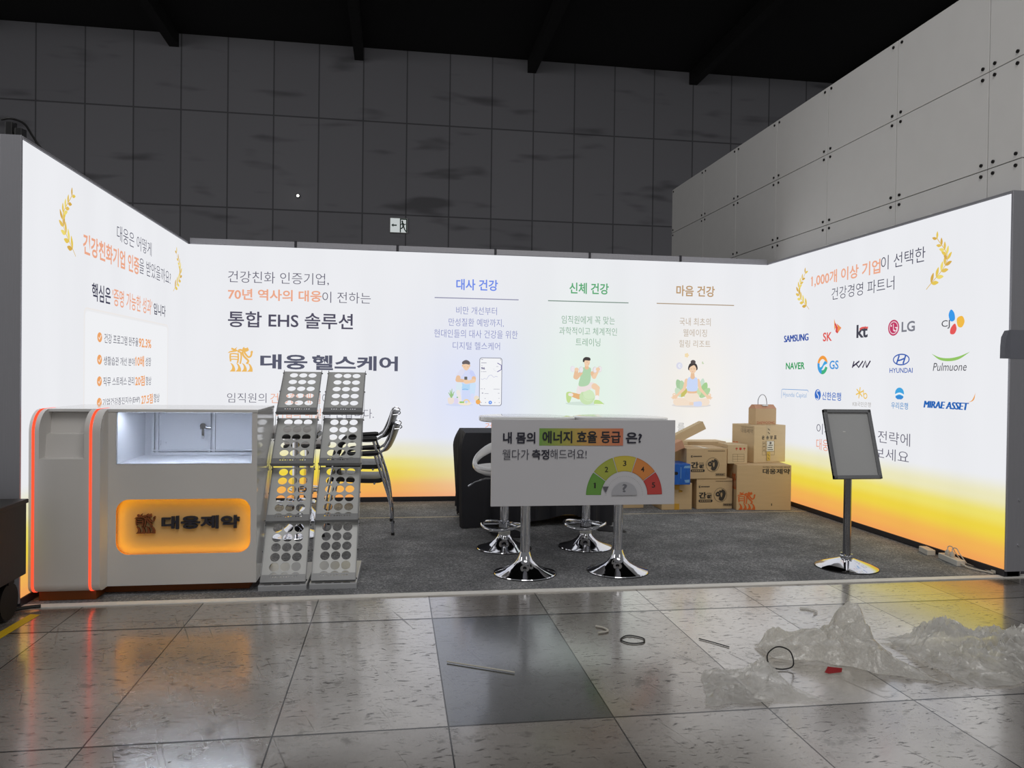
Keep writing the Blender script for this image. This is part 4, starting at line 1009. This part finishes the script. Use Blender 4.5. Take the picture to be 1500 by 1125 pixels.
A.poly([(3.266, .622), (3.306, .622), (3.288, .585)], (96, 96, 104)); A.build('gauge_print', bd)

# square-cushioned bar stools behind the racks
def make_square_stool(label, loc, h):
    t = thing('bar_stool', label, 'stool', loc, 0, 'square cushioned bar stools behind the racks'); trumpet(t, .98)
    b = MB(); b.tube([(0, 0, .13), (0, 0, h-.08)], .03, 24); b.build('column', 'chrome', t, smooth=True)
    b = MB(); b.tube([(0, 0, .11), (0, 0, .15)], .045, 24); b.build('collar', 'chrome', t, smooth=True)
    b = MB(); b.rbox(-.185, .185, -.185, .185, h-.075, h-.038, .01); b.build('seat_pan', 'dark', t)
    b = MB(); b.rbox(-.18, .18, -.18, .18, h-.038, h+.02, .016, 3); b.build('seat', 'cushion', t, smooth=True)
    ring = [(.15*math.cos(a), .15*math.sin(a), .27) for a in [2*PI*i/36 for i in range(36)]]
    b = MB(); b.tube(ring, .010, 8, closed=True); b.tube([(-.15, 0, .27), (.15, 0, .27)], .008, 8); b.build('footrest', 'chrome', t, smooth=True)
    return t
make_square_stool('off white square bar stool seen through the rack beside the kiosk, nearer and taller one', (1.215, -1.56, 0), .865)
make_square_stool('off white square bar stool seen through the racks, further back and lower one', (1.225, -.85, 0), .715)

# ================================================================== trestle table under a black cloth
tt = thing('trestle_table', 'folding table hidden under the draped black cloth', 'table', (3.22, -1.1, 0))
b = MB(); b.rbox(2.60, 3.84, -1.39, -.80, .775, .805, .004); b.build('table_top', 'top', tt, True)
for x in (2.68, 3.76):
    b = MB(); b.tube([(x, -1.3, .0065), (x, -1.3, .775)], .014, 8); b.tube([(x, -.9, .0065), (x, -.9, .775)], .014, 8); b.tube([(x, -1.3, .3), (x, -.9, .3)], .01, 8); b.build('leg', 'dark', tt, True)
N, S = 220, 26; vs = []; fs = []
X0, X1, Y0, Y1 = 2.585, 3.855, -1.405, -.785; per = []
for i in range(N):
    f = i/N*4; s = int(f); k = f-s
    per.append([(X0+(X1-X0)*k, Y0), (X1, Y0+(Y1-Y0)*k), (X1-(X1-X0)*k, Y1), (X0, Y1-(Y1-Y0)*k)][s]+([(0, -1), (1, 0), (0, 1), (-1, 0)][s],))
cx, cy = (X0+X1)/2, (Y0+Y1)/2
for j in range(S):
    g = j/(S-1)
    for i in range(N):
        x, y, nn = per[i]; f = i/N*4; s = int(f); k = f-s
        corner = max(0, 1-min(k, 1-k)/.13); dx, dy = x-cx, y-cy; dl = math.hypot(dx, dy); dx, dy = dx/dl, dy/dl
        if s == 0:    hem = .012+.085*math.exp(-((k-.72)/.16)**2)+.03*math.exp(-((k-.45)/.2)**2)
        elif s == 3:  hem = .10
        else:         hem = .03
        hem *= (1-corner)
        wob = math.sin(i*.55)+.6*math.sin(i*.93+1.3)+.4*math.sin(i*1.7+.5); fold = .024*wob*g**.7
        flare = .01*g+corner*.075*math.sin(min(1, g*4.5)*PI/2)*(1-.75*g); ox = nn[0]*(1-corner*.6)+dx*corner*.6; oy = nn[1]*(1-corner*.6)+dy*corner*.6
        z = .812-(.812-hem-.007)*g
        if s == 0 and corner < .01 and g > .999: z += .006*wob
        px_, py_ = x+ox*(flare+fold), y+oy*(flare+fold)
        vs.append((px_, py_, max(.0075, z)))
for j in range(S-1):
    for i in range(N): q = (i+1) % N; fs.append((j*N+i, j*N+q, (j+1)*N+q, (j+1)*N+i))
o_ = len(vs); vs += [(cx+(per[i][0]-cx)*r, cy+(per[i][1]-cy)*r, .813) for r in (.97, .5, .02) for i in range(N)]
fs += [(i, o_+i, o_+(i+1) % N, (i+1) % N) for i in range(N)]
for m_ in range(2): fs += [(o_+m_*N+i, o_+m_*N+N+i, o_+m_*N+N+(i+1) % N, o_+m_*N+(i+1) % N) for i in range(N)]
b = MB(); b.add(vs, fs); tc_ = b.build('tablecloth', 'cloth', None, smooth=True); tag(tc_, 'black cloth draped over the folding table, trailing on the carpet', 'tablecloth')
for x0, y0, x1, y1 in ((2.72, -1.42, 3.06, -1.88), (3.66, -1.40, 3.90, -1.74)):
    b = MB(); NN = 12; v2 = []
    for j in range(NN):
        for i in range(NN):
            a, c = i/(NN-1), j/(NN-1); v2.append((x0+(x1-x0)*(a*.75+c*.25)+.02*math.sin(c*5+a*4), y0+(y1-y0)*c*(.75+.25*a)+.01*math.sin(a*9), .0125+.010*abs(math.sin(a*6+c*3))*(1-c)))
    b.add(v2, [(j*NN+i, j*NN+i+1, j*NN+NN+i+1, j*NN+NN+i) for j in range(NN-1) for i in range(NN-1)]); b.build('trailing_hem', 'cloth', tc_, True, smooth=True)

# ================================================================== cartons
def carton(label, w, d, h, loc, rz, mat='card', name='carton', tape=None, group='kraft cartons'):
    t = thing(name, label, 'box', loc, rz, group); x, y = w/2, d/2
    b = MB(); b.rbox(-x, x, -y, y, 0, h, .004); b.build('body', mat, t)
    b = MB(); b.box(-x+.004, x-.004, -.0012, .0012, h-.0005, h+.0006); b.build('flap_gap', 'dark', t)
    if tape:
        b = MB(); b.box(-.025, .025, -y-.0006, y+.0006, h, h+.0009); b.box(-.025, .025, -y-.0012, -y+.001, h-tape[1], h+.0009); b.build('tape', tape[0], t)
        if len(tape) > 2: b = MB(); b.box(-.025, .025, -y-.0012, -y+.001, 0.001, tape[2]); b.build('tape', tape[0], t)
    t['dims'] = (w, d, h); return t
def face(t, side='F'):
    w, d, h = t['dims']
    if side == 'F': return lambda u, v, l: (u, -d/2-l, v)
    return lambda u, v, l: (-w/2-l, -u, v)            # left face, u runs to the viewer's right
BK = (52, 48, 46); OG = (214, 104, 44)
def show_print(t, fn, name, f):
    A = Art(fn, ink, lift=.0008); f(A); A.build(name, t, False)
def bars(A, x0, x1, y0, y1, n, c):
    for i in range(n):
        a = x0+(x1-x0)*i/n; A.poly([(a, y0), (a+(x1-x0)/n*.7, y0), (a+(x1-x0)/n*.7, y1), (a, y1)], c)

# big carton in front
c1 = carton('large kraft carton with orange bear emblem in front of the stack by the right wall', .545, .34, .446, (5.612, -.63, .0062), -.115)
show_print(c1, face(c1), 'lettering', lambda A: A.text('대웅제약', -.015, .258, .358, .412, BK, .03))
show_print(c1, face(c1), 'lettering', lambda A: A.text('GLOBAL HEALTHCARE GROUP', -.015, .258, .420, .434, (96, 82, 66), .015))
def clipped_emblem(A): emblem(A, -.267, -.085, .004, .185, OG)
show_print(c1, face(c1), 'emblem', clipped_emblem)
show_print(c1, face(c1), 'handle_slit', lambda A: A.poly([(.075, .045), (.083, .045), (.083, .068), (.075, .068)], BK))
show_print(c1, face(c1, 'L'), 'emblem', lambda A: emblem(A, .02, .16, .20, .36, OG))
# hidden support plus tall carton behind it
c2 = carton('kraft carton hidden behind the large emblem carton, under the tall one', .42, .34, .446, (5.70, -.205, .0062), .0, 'card_pale')
c3 = carton('tall kraft carton with a shipping label, carrying the paper bag', .405, .338, .378, (5.7196, -.4161, .4532), .25, 'card_pale')
def f_label(A):
    A.poly([(-.045, .02), (.005, .02), (.005, .377), (-.045, .377)], (206, 186, 150))
    A.text('운', -.105, -.07, .235, .272, BK, .03); A.text('송', -.05, -.015, .235, .272, BK, .03); A.text('장', .0, .035, .235, .272, BK, .03); A.text('표', .05, .085, .235, .272, BK, .03)
    for y in (.215, .18, .145, .11, .075): A.poly([(-.095, y), (.06, y), (.06, y+.002), (-.095, y+.002)], (120, 104, 84))
    for x in (-.095, -.055, .058): A.poly([(x, .075), (x+.002, .075), (x+.002, .217), (x, .217)], (120, 104, 84))
    A.poly([(-.04, .115), (.05, .115), (.05, .215), (-.04, .215)], (226, 224, 218)); bars(A, -.03, .04, .125, .135, 9, BK); bars(A, -.03, .03, .148, .156, 6, BK); bars(A, -.02, .035, .17, .178, 5, BK); A.poly(circ(.005, .197, .012), (90, 86, 84))
    bars(A, -.09, -.06, .195, .202, 3, BK); bars(A, -.09, -.06, .16, .167, 3, BK); bars(A, -.09, -.06, .125, .132, 3, BK)
    A.poly([(-.042, .02), (.002, .02), (.002, .11), (-.042, .11)], (212, 178, 84))
    for y in (.05, .085, .31, .345): A.poly(band([(-.03, y), (-.008, y-.02)], .005), (80, 66, 50))
show_print(c3, face(c3), 'shipping_label', f_label)
show_print(c3, face(c3, 'L'), 'lettering', lambda A: A.text('대웅제약', -.03, .15, .295, .34, (140, 122, 100), .0))
show_print(c3, face(c3, 'L'), 'lettering', lambda A: A.text('GLOBAL HEALTHCARE GROUP', -.03, .15, .348, .360, (150, 132, 108), .0))
show_print(c3, face(c3, 'L'), 'emblem', lambda A: emblem(A, -.165, -.055, .10, .20, OG))
# paper bag on top
bg_ = thing('paper_bag', 'small kraft paper gift bag with twisted handle on the tall carton', 'bag', (5.735, -.46, .8325), .16)
b = MB(); P8 = [(-.125, -.06), (.125, -.06), (.125, .06), (-.125, .06)]
vs = [(x, y, 0) for x, y in P8]+[(x, y, .165) for x, y in P8]+[(x*.94, y*.35, .205) for x, y in P8]
fs = [(3, 2, 1, 0)]+[(i, (i+1) % 4, 4+(i+1) % 4, 4+i) for i in range(4)]; b.add(vs[:8], fs); b.build('bag_body', 'kraft', bg_, bevel=.002)
b = MB(); b.add(vs[4:], [(i, (i+1) % 4, 4+(i+1) % 4, 4+i) for i in range(4)]+[(4, 5, 6, 7)]); b.build('folded_top', 'card_pink', bg_, bevel=.001)
b = MB(); b.box(-.03, .03, -.052, -.014, .19, .2065); b.build('sticker', 'paper', bg_)
b = MB(); b.tube(catmull([(-.055, 0, .20), (-.052, 0, .255), (-.025, 0, .298), (.01, 0, .305), (.038, 0, .28), (.05, 0, .235), (.052, 0, .20)], 6), .0035, 8); b.build('handle', 'chrome_dull', bg_, smooth=True)
A = Art(lambda u, v, l: (u, -.06-l, v), ink, lift=.0008); A.text('DAEWOONG', -.105, .105, .008, .034, (186, 92, 66), .0); A.build('lettering', bg_, False)
# two printed cartons
def f_gan(A):
    A.text('간', -.165, -.085, .105, .168, BK, .05); A.text('편', -.08, -.03, .105, .145, BK, .05); bars(A, -.08, -.03, .152, .160, 4, BK)
    A.poly(rrect(-.165, -.02, .068, .095, .0125), BK); bars(A, -.15, -.035, .075, .088, 6, (176, 150, 114))
    A.poly(rrect(-.165, -.148, .212, .232, .004), BK); A.poly(rrect(-.158, -.146, .217, .227, .002), (176, 150, 114)); bars(A, -.14, -.05, .217, .228, 7, BK); bars(A, .01, .19, .272, .279, 16, (110, 94, 74))
    A.holed([circ(.06, .14, .068, .070, 40), circ(.06, .14, .0655, .0675, 40)], BK)
    A.poly(spline2([(.015, .16), (.012, .14), (.03, .125), (.05, .128), (.045, .10), (.06, .085), (.085, .085), (.105, .115), (.115, .155), (.10, .185), (.075, .195), (.07, .182), (.05, .185), (.045, .172), (.03, .172)], 4), BK)
    A.poly(spline2([(.06, .15), (.075, .165), (.08, .14), (.07, .115)], 4), (176, 150, 114)); A.poly(circ(.052, .162, .004), (176, 150, 114)); A.poly(spline2([(.022, .145), (.035, .14), (.04, .148), (.03, .155)], 3), (176, 150, 114))
    A.holed([[(.09, .03), (.19, .03), (.19, .055), (.09, .055)], [(.092, .032), (.188, .032), (.188, .053), (.092, .053)]], BK); bars(A, .098, .182, .036, .049, 8, BK)
g1 = carton('kraft carton with black bear head print standing on the carpet', .375, .36, .300, (5.130, -.505, .0062), 0)
show_print(g1, face(g1), 'box_print', f_gan)
g2 = carton('kraft carton with black bear head print stacked on its twin', .42, .36, .300, (5.040, -.515, .3072), .0, tape=('tape_clear', .0))
show_print(g2, face(g2), 'box_print', lambda A: f_gan(A))
# carton with red handling marks behind, resting on a hidden one
h1 = carton('kraft carton standing against the back wall behind the bear head cartons', .42, .26, .635, (5.21, -.165, .0062), 0, 'card_pale')
h2 = carton('kraft carton with small red handling marks resting on the large emblem carton', .205, .26, .19, (5.372, -.55, .4532), -.04, 'card_pale')
def f_red(A):
    R = (200, 62, 54)
    for x in (-.01, .03, .07):
        A.poly(circ(x, .148, .013, .012, 12, 0, PI) if x != .03 else rrect(x-.012, x+.012, .138, .161, .005), R); A.poly([(x-.003, .133), (x+.003, .133), (x+.003, .15), (x-.003, .15)], R)
    for y in (.02, .045, .07, .095): A.poly([(-.05, y), (.07, y), (.07, y+.002), (-.05, y+.002)], (120, 100, 80))
    for x in (-.05, .0, .068): A.poly([(x, .02), (x+.002, .02), (x+.002, .097), (x, .097)], (120, 100, 80))
show_print(h2, face(h2), 'box_print', f_red)
# low carton with amber tape, blue box on top, open carton behind, two slim cartons leaning
l1 = carton('low kraft carton with amber tape under the blue box', .31, .30, .262, (4.735, -.55, .0062), 0, tape=('tape_yellow', .065, .06))
b = MB(); b.add([(.02, -.152, .20), (.05, -.165, .19), (.055, -.155, .175), (.015, -.153, .17)], [(0, 1, 2, 3)]); b.build('loose_tape_end', 'tape_yellow', l1)
l2 = carton('blue printed carton with a hand hole on the low taped carton', .28, .28, .20, (4.682, -.68, .2692), 0, 'blue')
show_print(l2, face(l2), 'hand_hole', lambda A: A.poly(rrect(-.06, .015, .095, .125, .014), (12, 12, 14)))
show_print(l2, face(l2), 'scuff_print', lambda A: [A.poly(p, (120, 170, 220)) for p in ([(.07, .16), (.135, .16), (.135, .185), (.08, .182)], [(.09, .02), (.13, .02), (.132, .05), (.08, .045)], [(.04, .06), (.045, .06), (.046, .17), (.041, .17)])])
l3 = carton('plain pale kraft carton standing behind the blue carton', .45, .28, .60, (4.72, -.165, .0062), 0, 'card_pale')
l4 = carton('flat kraft carton on the carpet behind the white gauge board', .56, .3, .22, (4.16, -.42, .0062), 0, 'card')
def slim(label, p0, p1, w, h, mat):
    P0, P1 = Vector(p0), Vector(p1); d = P1-P0; L = d.length; t = thing('slim_carton', label, 'box', P0, 0, 'slim leaning cartons')
    t.rotation_euler = (0, -math.atan2(d.z, math.hypot(d.x, d.y)), math.atan2(d.y, d.x))
    b = MB(); b.rbox(0, L, -w/2, w/2, 0, h, .003); b.build('body', mat, t)
    b = MB(); b.box(L-.0005, L+.0015, -w/2+.004, w/2-.004, h*.45, h*.5); b.build('end_flap', 'dark', t); return t
slim('long slim kraft carton tilted upward behind the gauge board, longer one', (4.50, -.42, .480), (5.125, -.42, .785), .10, .085, 'card_pale')
slim('short slim reddish carton tilted upward beside the upper bear head carton', (4.48, -.60, .472), (4.825, -.60, .612), .13, .08, 'card_pink')

# ================================================================== standing sign frame
sf = thing('poster_stand', 'empty charcoal A3 poster stand on a chrome pole before the right wall', 'sign stand', (5.092, -2.985, 0))
b = MB(); b.lathe([(.204, .0065), (.206, .012), (.20, .018), (.15, .036), (.10, .052), (.055, .066), (.034, .072)], n=56); o = b.build('base', 'chrome', sf, smooth=True)
b = MB(); b.lathe([(.195, .0063), (.209, .0063), (.209, .0105), (.2, .0105)], n=56, cap=False); b.build('rubber_rim', 'rubber', o)
b = MB(); b.tube([(0, .0, .07), (0, 0, .70)], .026, 24); b.build('pole', 'chrome_dull', sf, smooth=True)
b = MB(); b.lathe([(.04, .068), (.042, .074), (.042, .088), (.03, .092)], n=24)
for a in range(4): b.tube([(.036*math.cos(a*PI/2+.6), .036*math.sin(a*PI/2+.6), .085), (.036*math.cos(a*PI/2+.6), .036*math.sin(a*PI/2+.6), .102)], .008, 8)
b.build('pole_collar', 'chrome', sf, smooth=True)
lean = math.atan2(.15, .462); hd = MB()
Rm = Matrix.Translation((0.003, -.112, .632)) @ Matrix.Rotation(-lean, 4, 'X')
PW, PH = .176, .486
hd.box(-PW, PW, 0, .012, 0, PH, mat=Rm); pn = hd.build('backing_sheet', 'stand_face', sf)
b = MB(); fw_ = .024
for x0, x1, z0, z1 in ((-PW, PW, 0, fw_), (-PW, PW, PH-fw_, PH), (-PW, -PW+fw_, 0, PH), (PW-fw_, PW, 0, PH)): b.box(x0, x1, -.012, .016, z0, z1, mat=Rm)
b.build('snap_frame', 'stand', pn, bevel=.002)
b = MB(); b.box(-.055, -.035, -.0015, 0, .325, .331, mat=Rm); b.build('paper_scrap', 'paper', pn)
b = MB(); b.box(-.03, .03, .012, .06, .02, .12, mat=Rm); b.build('bracket', 'dark', sf)

# ================================================================== power strips by the right wall
def power_strip(label, p0, p1, n):
    P0, P1 = Vector(p0), Vector(p1); d = P1-P0; L = d.length; t = thing('power_strip', label, 'power strip', P0, math.atan2(d.y, d.x), 'white power strips')
    b = MB(); b.rbox(0, L, -.03, .03, .0, .042, .005); b.build('housing', 'plug', t)
    for i in range(n):
        x = L*(i+.6)/(n+.2); b = MB(); b.lathe([(.019, .0415), (.019, .0428), (.015, .0428), (.015, .0418)], c=(x, 0, 0), n=18); b.build('socket', 'cable', t)
    return t
p1_ = power_strip('short white power strip at the foot of the orange lit right wall', (5.965, -2.60, .0065), (5.93, -2.74, .0065), 2)
p2_ = power_strip('longer white power strip with plugs near the right wall end', (5.955, -2.82, .0065), (5.915, -3.06, .0065), 4)
for x in (.07, .13):
    b = MB(); b.lathe([(.001, .0435), (.017, .0435), (.017, .066), (.010, .078), (.001, .078)], c=(x, 0, 0), n=16); b.build('plug', 'cable', p2_, smooth=True)
    b = MB(); b.tube(catmull([(x, 0, .076), (x-.01, .01, .10), (x+.02, .02, .105), (x+.05, .025, .075), (x+.10, .045, .02)], 5), .0035, 8); b.build('plug_lead', 'cable', p2_, smooth=True)
cb = MB(); cb.tube(catmull([(5.915, -3.06, .028), (5.92, -3.12, .016), (5.94, -3.19, .014), (5.965, -3.24, .014), (5.972, -3.28, .014)], 6), .006, 8)
tag(cb.build('power_cable', 'cable', smooth=True), 'white cable running from the longer power strip along the right wall', 'cable')
cb = MB(); cb.tube(catmull([(5.997, -2.98, .014), (6.002, -3.06, .014), (6.004, -3.14, .014), (6.002, -3.2, .014), (6.0, -3.24, .014)], 6), .006, 8); cb.rbox(5.99, 6.01, -3.275, -3.24, .0085, .03, .002)
tag(cb.build('power_cable', 'cable', smooth=True), 'white cable lying closest to the right light box foot', 'cable')

# grey tape folded round the right end profile
tpz = MB(); yT = -D_-.0175
tpz.box(5.9985, 6.138, yT, yT+.001, 1.455, 1.645); tpz.add([(5.9985, yT, 1.455), (5.9985, yT, 1.645), (5.994, yT+.05, 1.642), (5.992, yT+.075, 1.60), (5.991, yT+.08, 1.54), (5.992, yT+.082, 1.458)], [(0, 1, 2, 3, 4, 5)])
tpz.add([(5.9985, yT, 1.455), (5.9985, yT, 1.645), (5.976, yT-.004, 1.64), (5.962, yT-.006, 1.60), (5.956, yT-.008, 1.52), (5.958, yT-.006, 1.458)], [(0, 1, 2, 3, 4, 5)])
tag(tpz.build('cloth_tape', 'tape_grey'), 'grey cloth tape patch stuck over the right light box edge', 'tape')

# clamps and bracket on top of the left end profile
for x, lb in ((-.088, 'black spring clamp at the outer top corner of the left light box'), (-.04, 'black spring clamp at the inner top corner of the left light box')):
    cl = thing('spring_clamp', lb, 'clamp', (x, -3.31, H_+.02)); b = MB(); b.rbox(-.018, .018, -.03, .03, 0, .075 if x < -.06 else .045, .004); b.build('jaw', 'dark', cl)
    b = MB(); b.tube([(0, -.02, .03), (.0, .05, .085 if x < -.06 else .05)], .008, 8); b.build('handle', 'rubber', cl)
b = MB(); b.add([(-.075, -3.30, 2.566), (-.05, -3.30, 2.566), (-.045, -3.28, 2.60), (-.07, -3.28, 2.625)], [(0, 1, 2, 3)]); b.box(-.075, -.045, -3.30, -3.28, 2.5655, 2.575)
tag(b.build('paper_tag', 'paper'), 'scrap of white paper tucked between clamps on the left light box', 'paper')
cb = MB(); cb.tube(catmull([(-.13, -3.33, 2.65), (-.088, -3.31, 2.665), (-.045, -3.26, 2.655), (-.03, -3.20, 2.61), (-.03, -3.1, 2.574), (-.06, -2.9, 2.573)], 6), .006, 8)
tag(cb.build('lamp_cable', 'dark', smooth=True), 'black cable draped over the top corner of the left light box', 'cable')

# ================================================================== black case at the left edge
cs = thing('flight_case', 'black metal case on castors cut off by the left picture edge', 'case', (-.22, -3.66, 0), 0)
b = MB(); b.rbox(-.36, .3, -.16, .17, .225, .605, .006); b.build('body', 'case', cs)
b = MB(); b.rbox(-.365, .308, -.17, .175, .60, .622, .004); b.build('lid', 'case', cs, bevel=.002)
b = MB(); b.box(.296, .306, -.166, -.154, .225, .60); b.build('corner_edge', 'alu', cs)
for z in (.29, .52):
    b = MB(); b.rbox(.288, .308, -.172, -.15, z, z+.055, .003); b.build('hinge', 'dark', cs)
for x in (-.28, .22):
    for y in (-.1, .1):
        b = MB(); b.tube([(x-.03, y, .10), (x+.03, y, .10)], .095, 24); b.box(x-.04, x+.04, y-.03, y+.03, .19, .226); b.build('castor', 'rubber', cs, smooth=True)
cb = MB(); cb.tube(catmull([(-.40, -3.62, .014), (-.16, -3.50, .014), (-.04, -3.44, .016), (.04, -3.40, .02), (.10, -3.37, .018)], 6), .010, 8)
tag(cb.build('cable', 'rubber', smooth=True), 'thick black cable on the floor below the black case', 'cable')

# ================================================================== plastic sheeting and litter on the floor plates
def sheet(name, label, mat, pts, fn, n=54, seed=0, cr=(.58, .30, .18, .06, .015), ang=14):
    """crumpled film: bilinear patch between four corners with creased relief"""
    (ax, ay), (bx, by), (cx_, cy_), (dx, dy) = pts; vs = []; fs = []
    for j in range(n):
        for i in range(n):
            u, v = i/(n-1), j/(n-1)
            x = (ax*(1-u)+bx*u)*(1-v)+(dx*(1-u)+cx_*u)*v; y = (ay*(1-u)+by*u)*(1-v)+(dy*(1-u)+cy_*u)*v
            q = Vector((x*6+seed, y*6, seed*.7)); q += Vector((noise.noise(q*1.3), noise.noise(q*1.3+Vector((5, 2, 0))), 0))*.5
            r1 = 1-abs(noise.noise(q))*2.4; r2 = 1-abs(noise.noise(q*2.6+Vector((3, 9, 1))))*2.4; r3 = 1-abs(noise.noise(q*5.7+Vector((7, 1, 2))))*2.4; r4 = 1-abs(noise.noise(q*11.3))*2.2
            e = min(1, 5*min(u, 1-u, v, 1-v)+.10); w = noise.noise(Vector((x*5+seed, y*5, 4)))*.05+noise.noise(Vector((x*14+seed, y*14, 4)))*.02; w2 = noise.noise(Vector((x*5, y*5+seed, 8)))*.05+noise.noise(Vector((x*14, y*14+seed, 8)))*.02
            z = max(0, fn(u, v)*(cr[0]+cr[1]*r1+cr[2]*r2+cr[3]*r3+cr[4]*r4)*e)+.004+.008*max(0, r2)*e
            vs.append((x+w, y+w2, z))
    fs = [(j*n+i, j*n+i+1, j*n+n+i+1, j*n+n+i) for j in range(n-1) for i in range(n-1)]
    b = MB(); b.add(vs, fs); o = b.build(name, mat, smooth=False); 
    o.data.polygons.foreach_set('use_smooth', [True]*len(o.data.polygons)); o.data.set_sharp_from_angle(angle=math.radians(ang))
    return tag(o, label, 'plastic sheet')
gs = lambda u, v, cu, cv, su, sv: math.exp(-((u-cu)/su)**2-((v-cv)/sv)**2)
bw_ = sheet('bubble_wrap', 'crumpled bubble wrap heap with two peaks on the floor plates', 'bubble', [(3.72, -4.52), (4.33, -4.90), (4.31, -4.36), (3.72, -4.32)], lambda u, v: .03+.12*gs(u, v, .10, .82, .10, .25)+.15*gs(u, v, .80, .80, .22, .24)+.09*gs(u, v, .5, .4, .35, .4), 100, 2)
sheet('plastic_film', 'crumpled clear plastic film spread to the right of the bubble wrap', 'film', [(4.42, -4.95), (5.5, -4.95), (5.45, -4.42), (4.40, -4.36)], lambda u, v: .035+.11*gs(u, v, .13, .72, .14, .3)+.06*gs(u, v, .5, .6, .3, .3)+.06*gs(u, v, .85, .75, .2, .25), 130, 11, (.45, .28, .34, .20, .06), 9)
sheet('plastic_film', 'flat piece of clear plastic film to the left of the bubble wrap', 'film', [(3.20, -4.98), (3.72, -5.0), (3.60, -4.70), (3.38, -4.66)], lambda u, v: .02+.06*gs(u, v, .8, .7, .3, .3), 80, 23, (.45, .28, .34, .20, .06), 9)
def strip(name, label, cat, pts, r, mat, z=.006, closed=False):
    b = MB(); P = catmull([(x, y, z if len(p) == 0 else p[0]) for x, y, *p in pts], 6, closed); b.tube(P, r, 8, closed=closed); return tag(b.build(name, mat, smooth=True), label, cat)
strip('plastic_rod', 'thin pale rod lying across the dark floor plate', 'rod', [(2.236, -4.402), (2.37, -4.478), (2.52, -4.562)], .0035, 'cable')
strip('cable_tie', 'black cable tie loop lying on the floor plates left of the plastic', 'cable tie', [(3.105, -4.21), (3.16, -4.155), (3.222, -4.20), (3.205, -4.26), (3.14, -4.265)], .003, 'rubber', .004, True)
strip('cable_tie', 'black cable tie loop standing in front of the bubble wrap', 'cable tie', [(3.66, -4.66, .02), (3.65, -4.655, .07), (3.70, -4.65, .10), (3.755, -4.66, .08), (3.765, -4.67, .02), (3.71, -4.67, .006)], .003, 'rubber', .01, True)
strip('plastic_hook', 'small pale hook-shaped scrap on the floor plates', 'scrap', [(3.035, -4.00), (3.07, -4.035), (3.075, -4.085), (3.02, -4.105)], .005, 'cable')
zz = .008
strip('plastic_scrap', 'small pale scrap lying beside the long dark floor seam', 'scrap', [(4.27, -3.83), (4.31, -3.85), (4.33, -3.90), (4.30, -3.93)], .006, 'film')
strip('twig', 'thin dark stick lying on the floor plates left of the bubble wrap', 'stick', [(3.50, -4.24), (3.55, -4.30), (3.60, -4.37)], .0025, 'rubber', .004)
b = MB(); b.add([(3.89, -4.75, zz), (3.95, -4.75, zz+.004), (3.97, -4.725, zz+.012), (3.905, -4.715, zz+.018)], [(0, 1, 2, 3)]); b.add([(3.89, -4.75, zz), (3.905, -4.715, zz+.018), (3.875, -4.74, zz+.003)], [(0, 1, 2)])
tag(b.build('tape_scrap', 'red'), 'torn scrap of red tape lying in front of the bubble wrap', 'tape')
for o in list(SC.objects):
    if 'dims' in o: del o['dims']
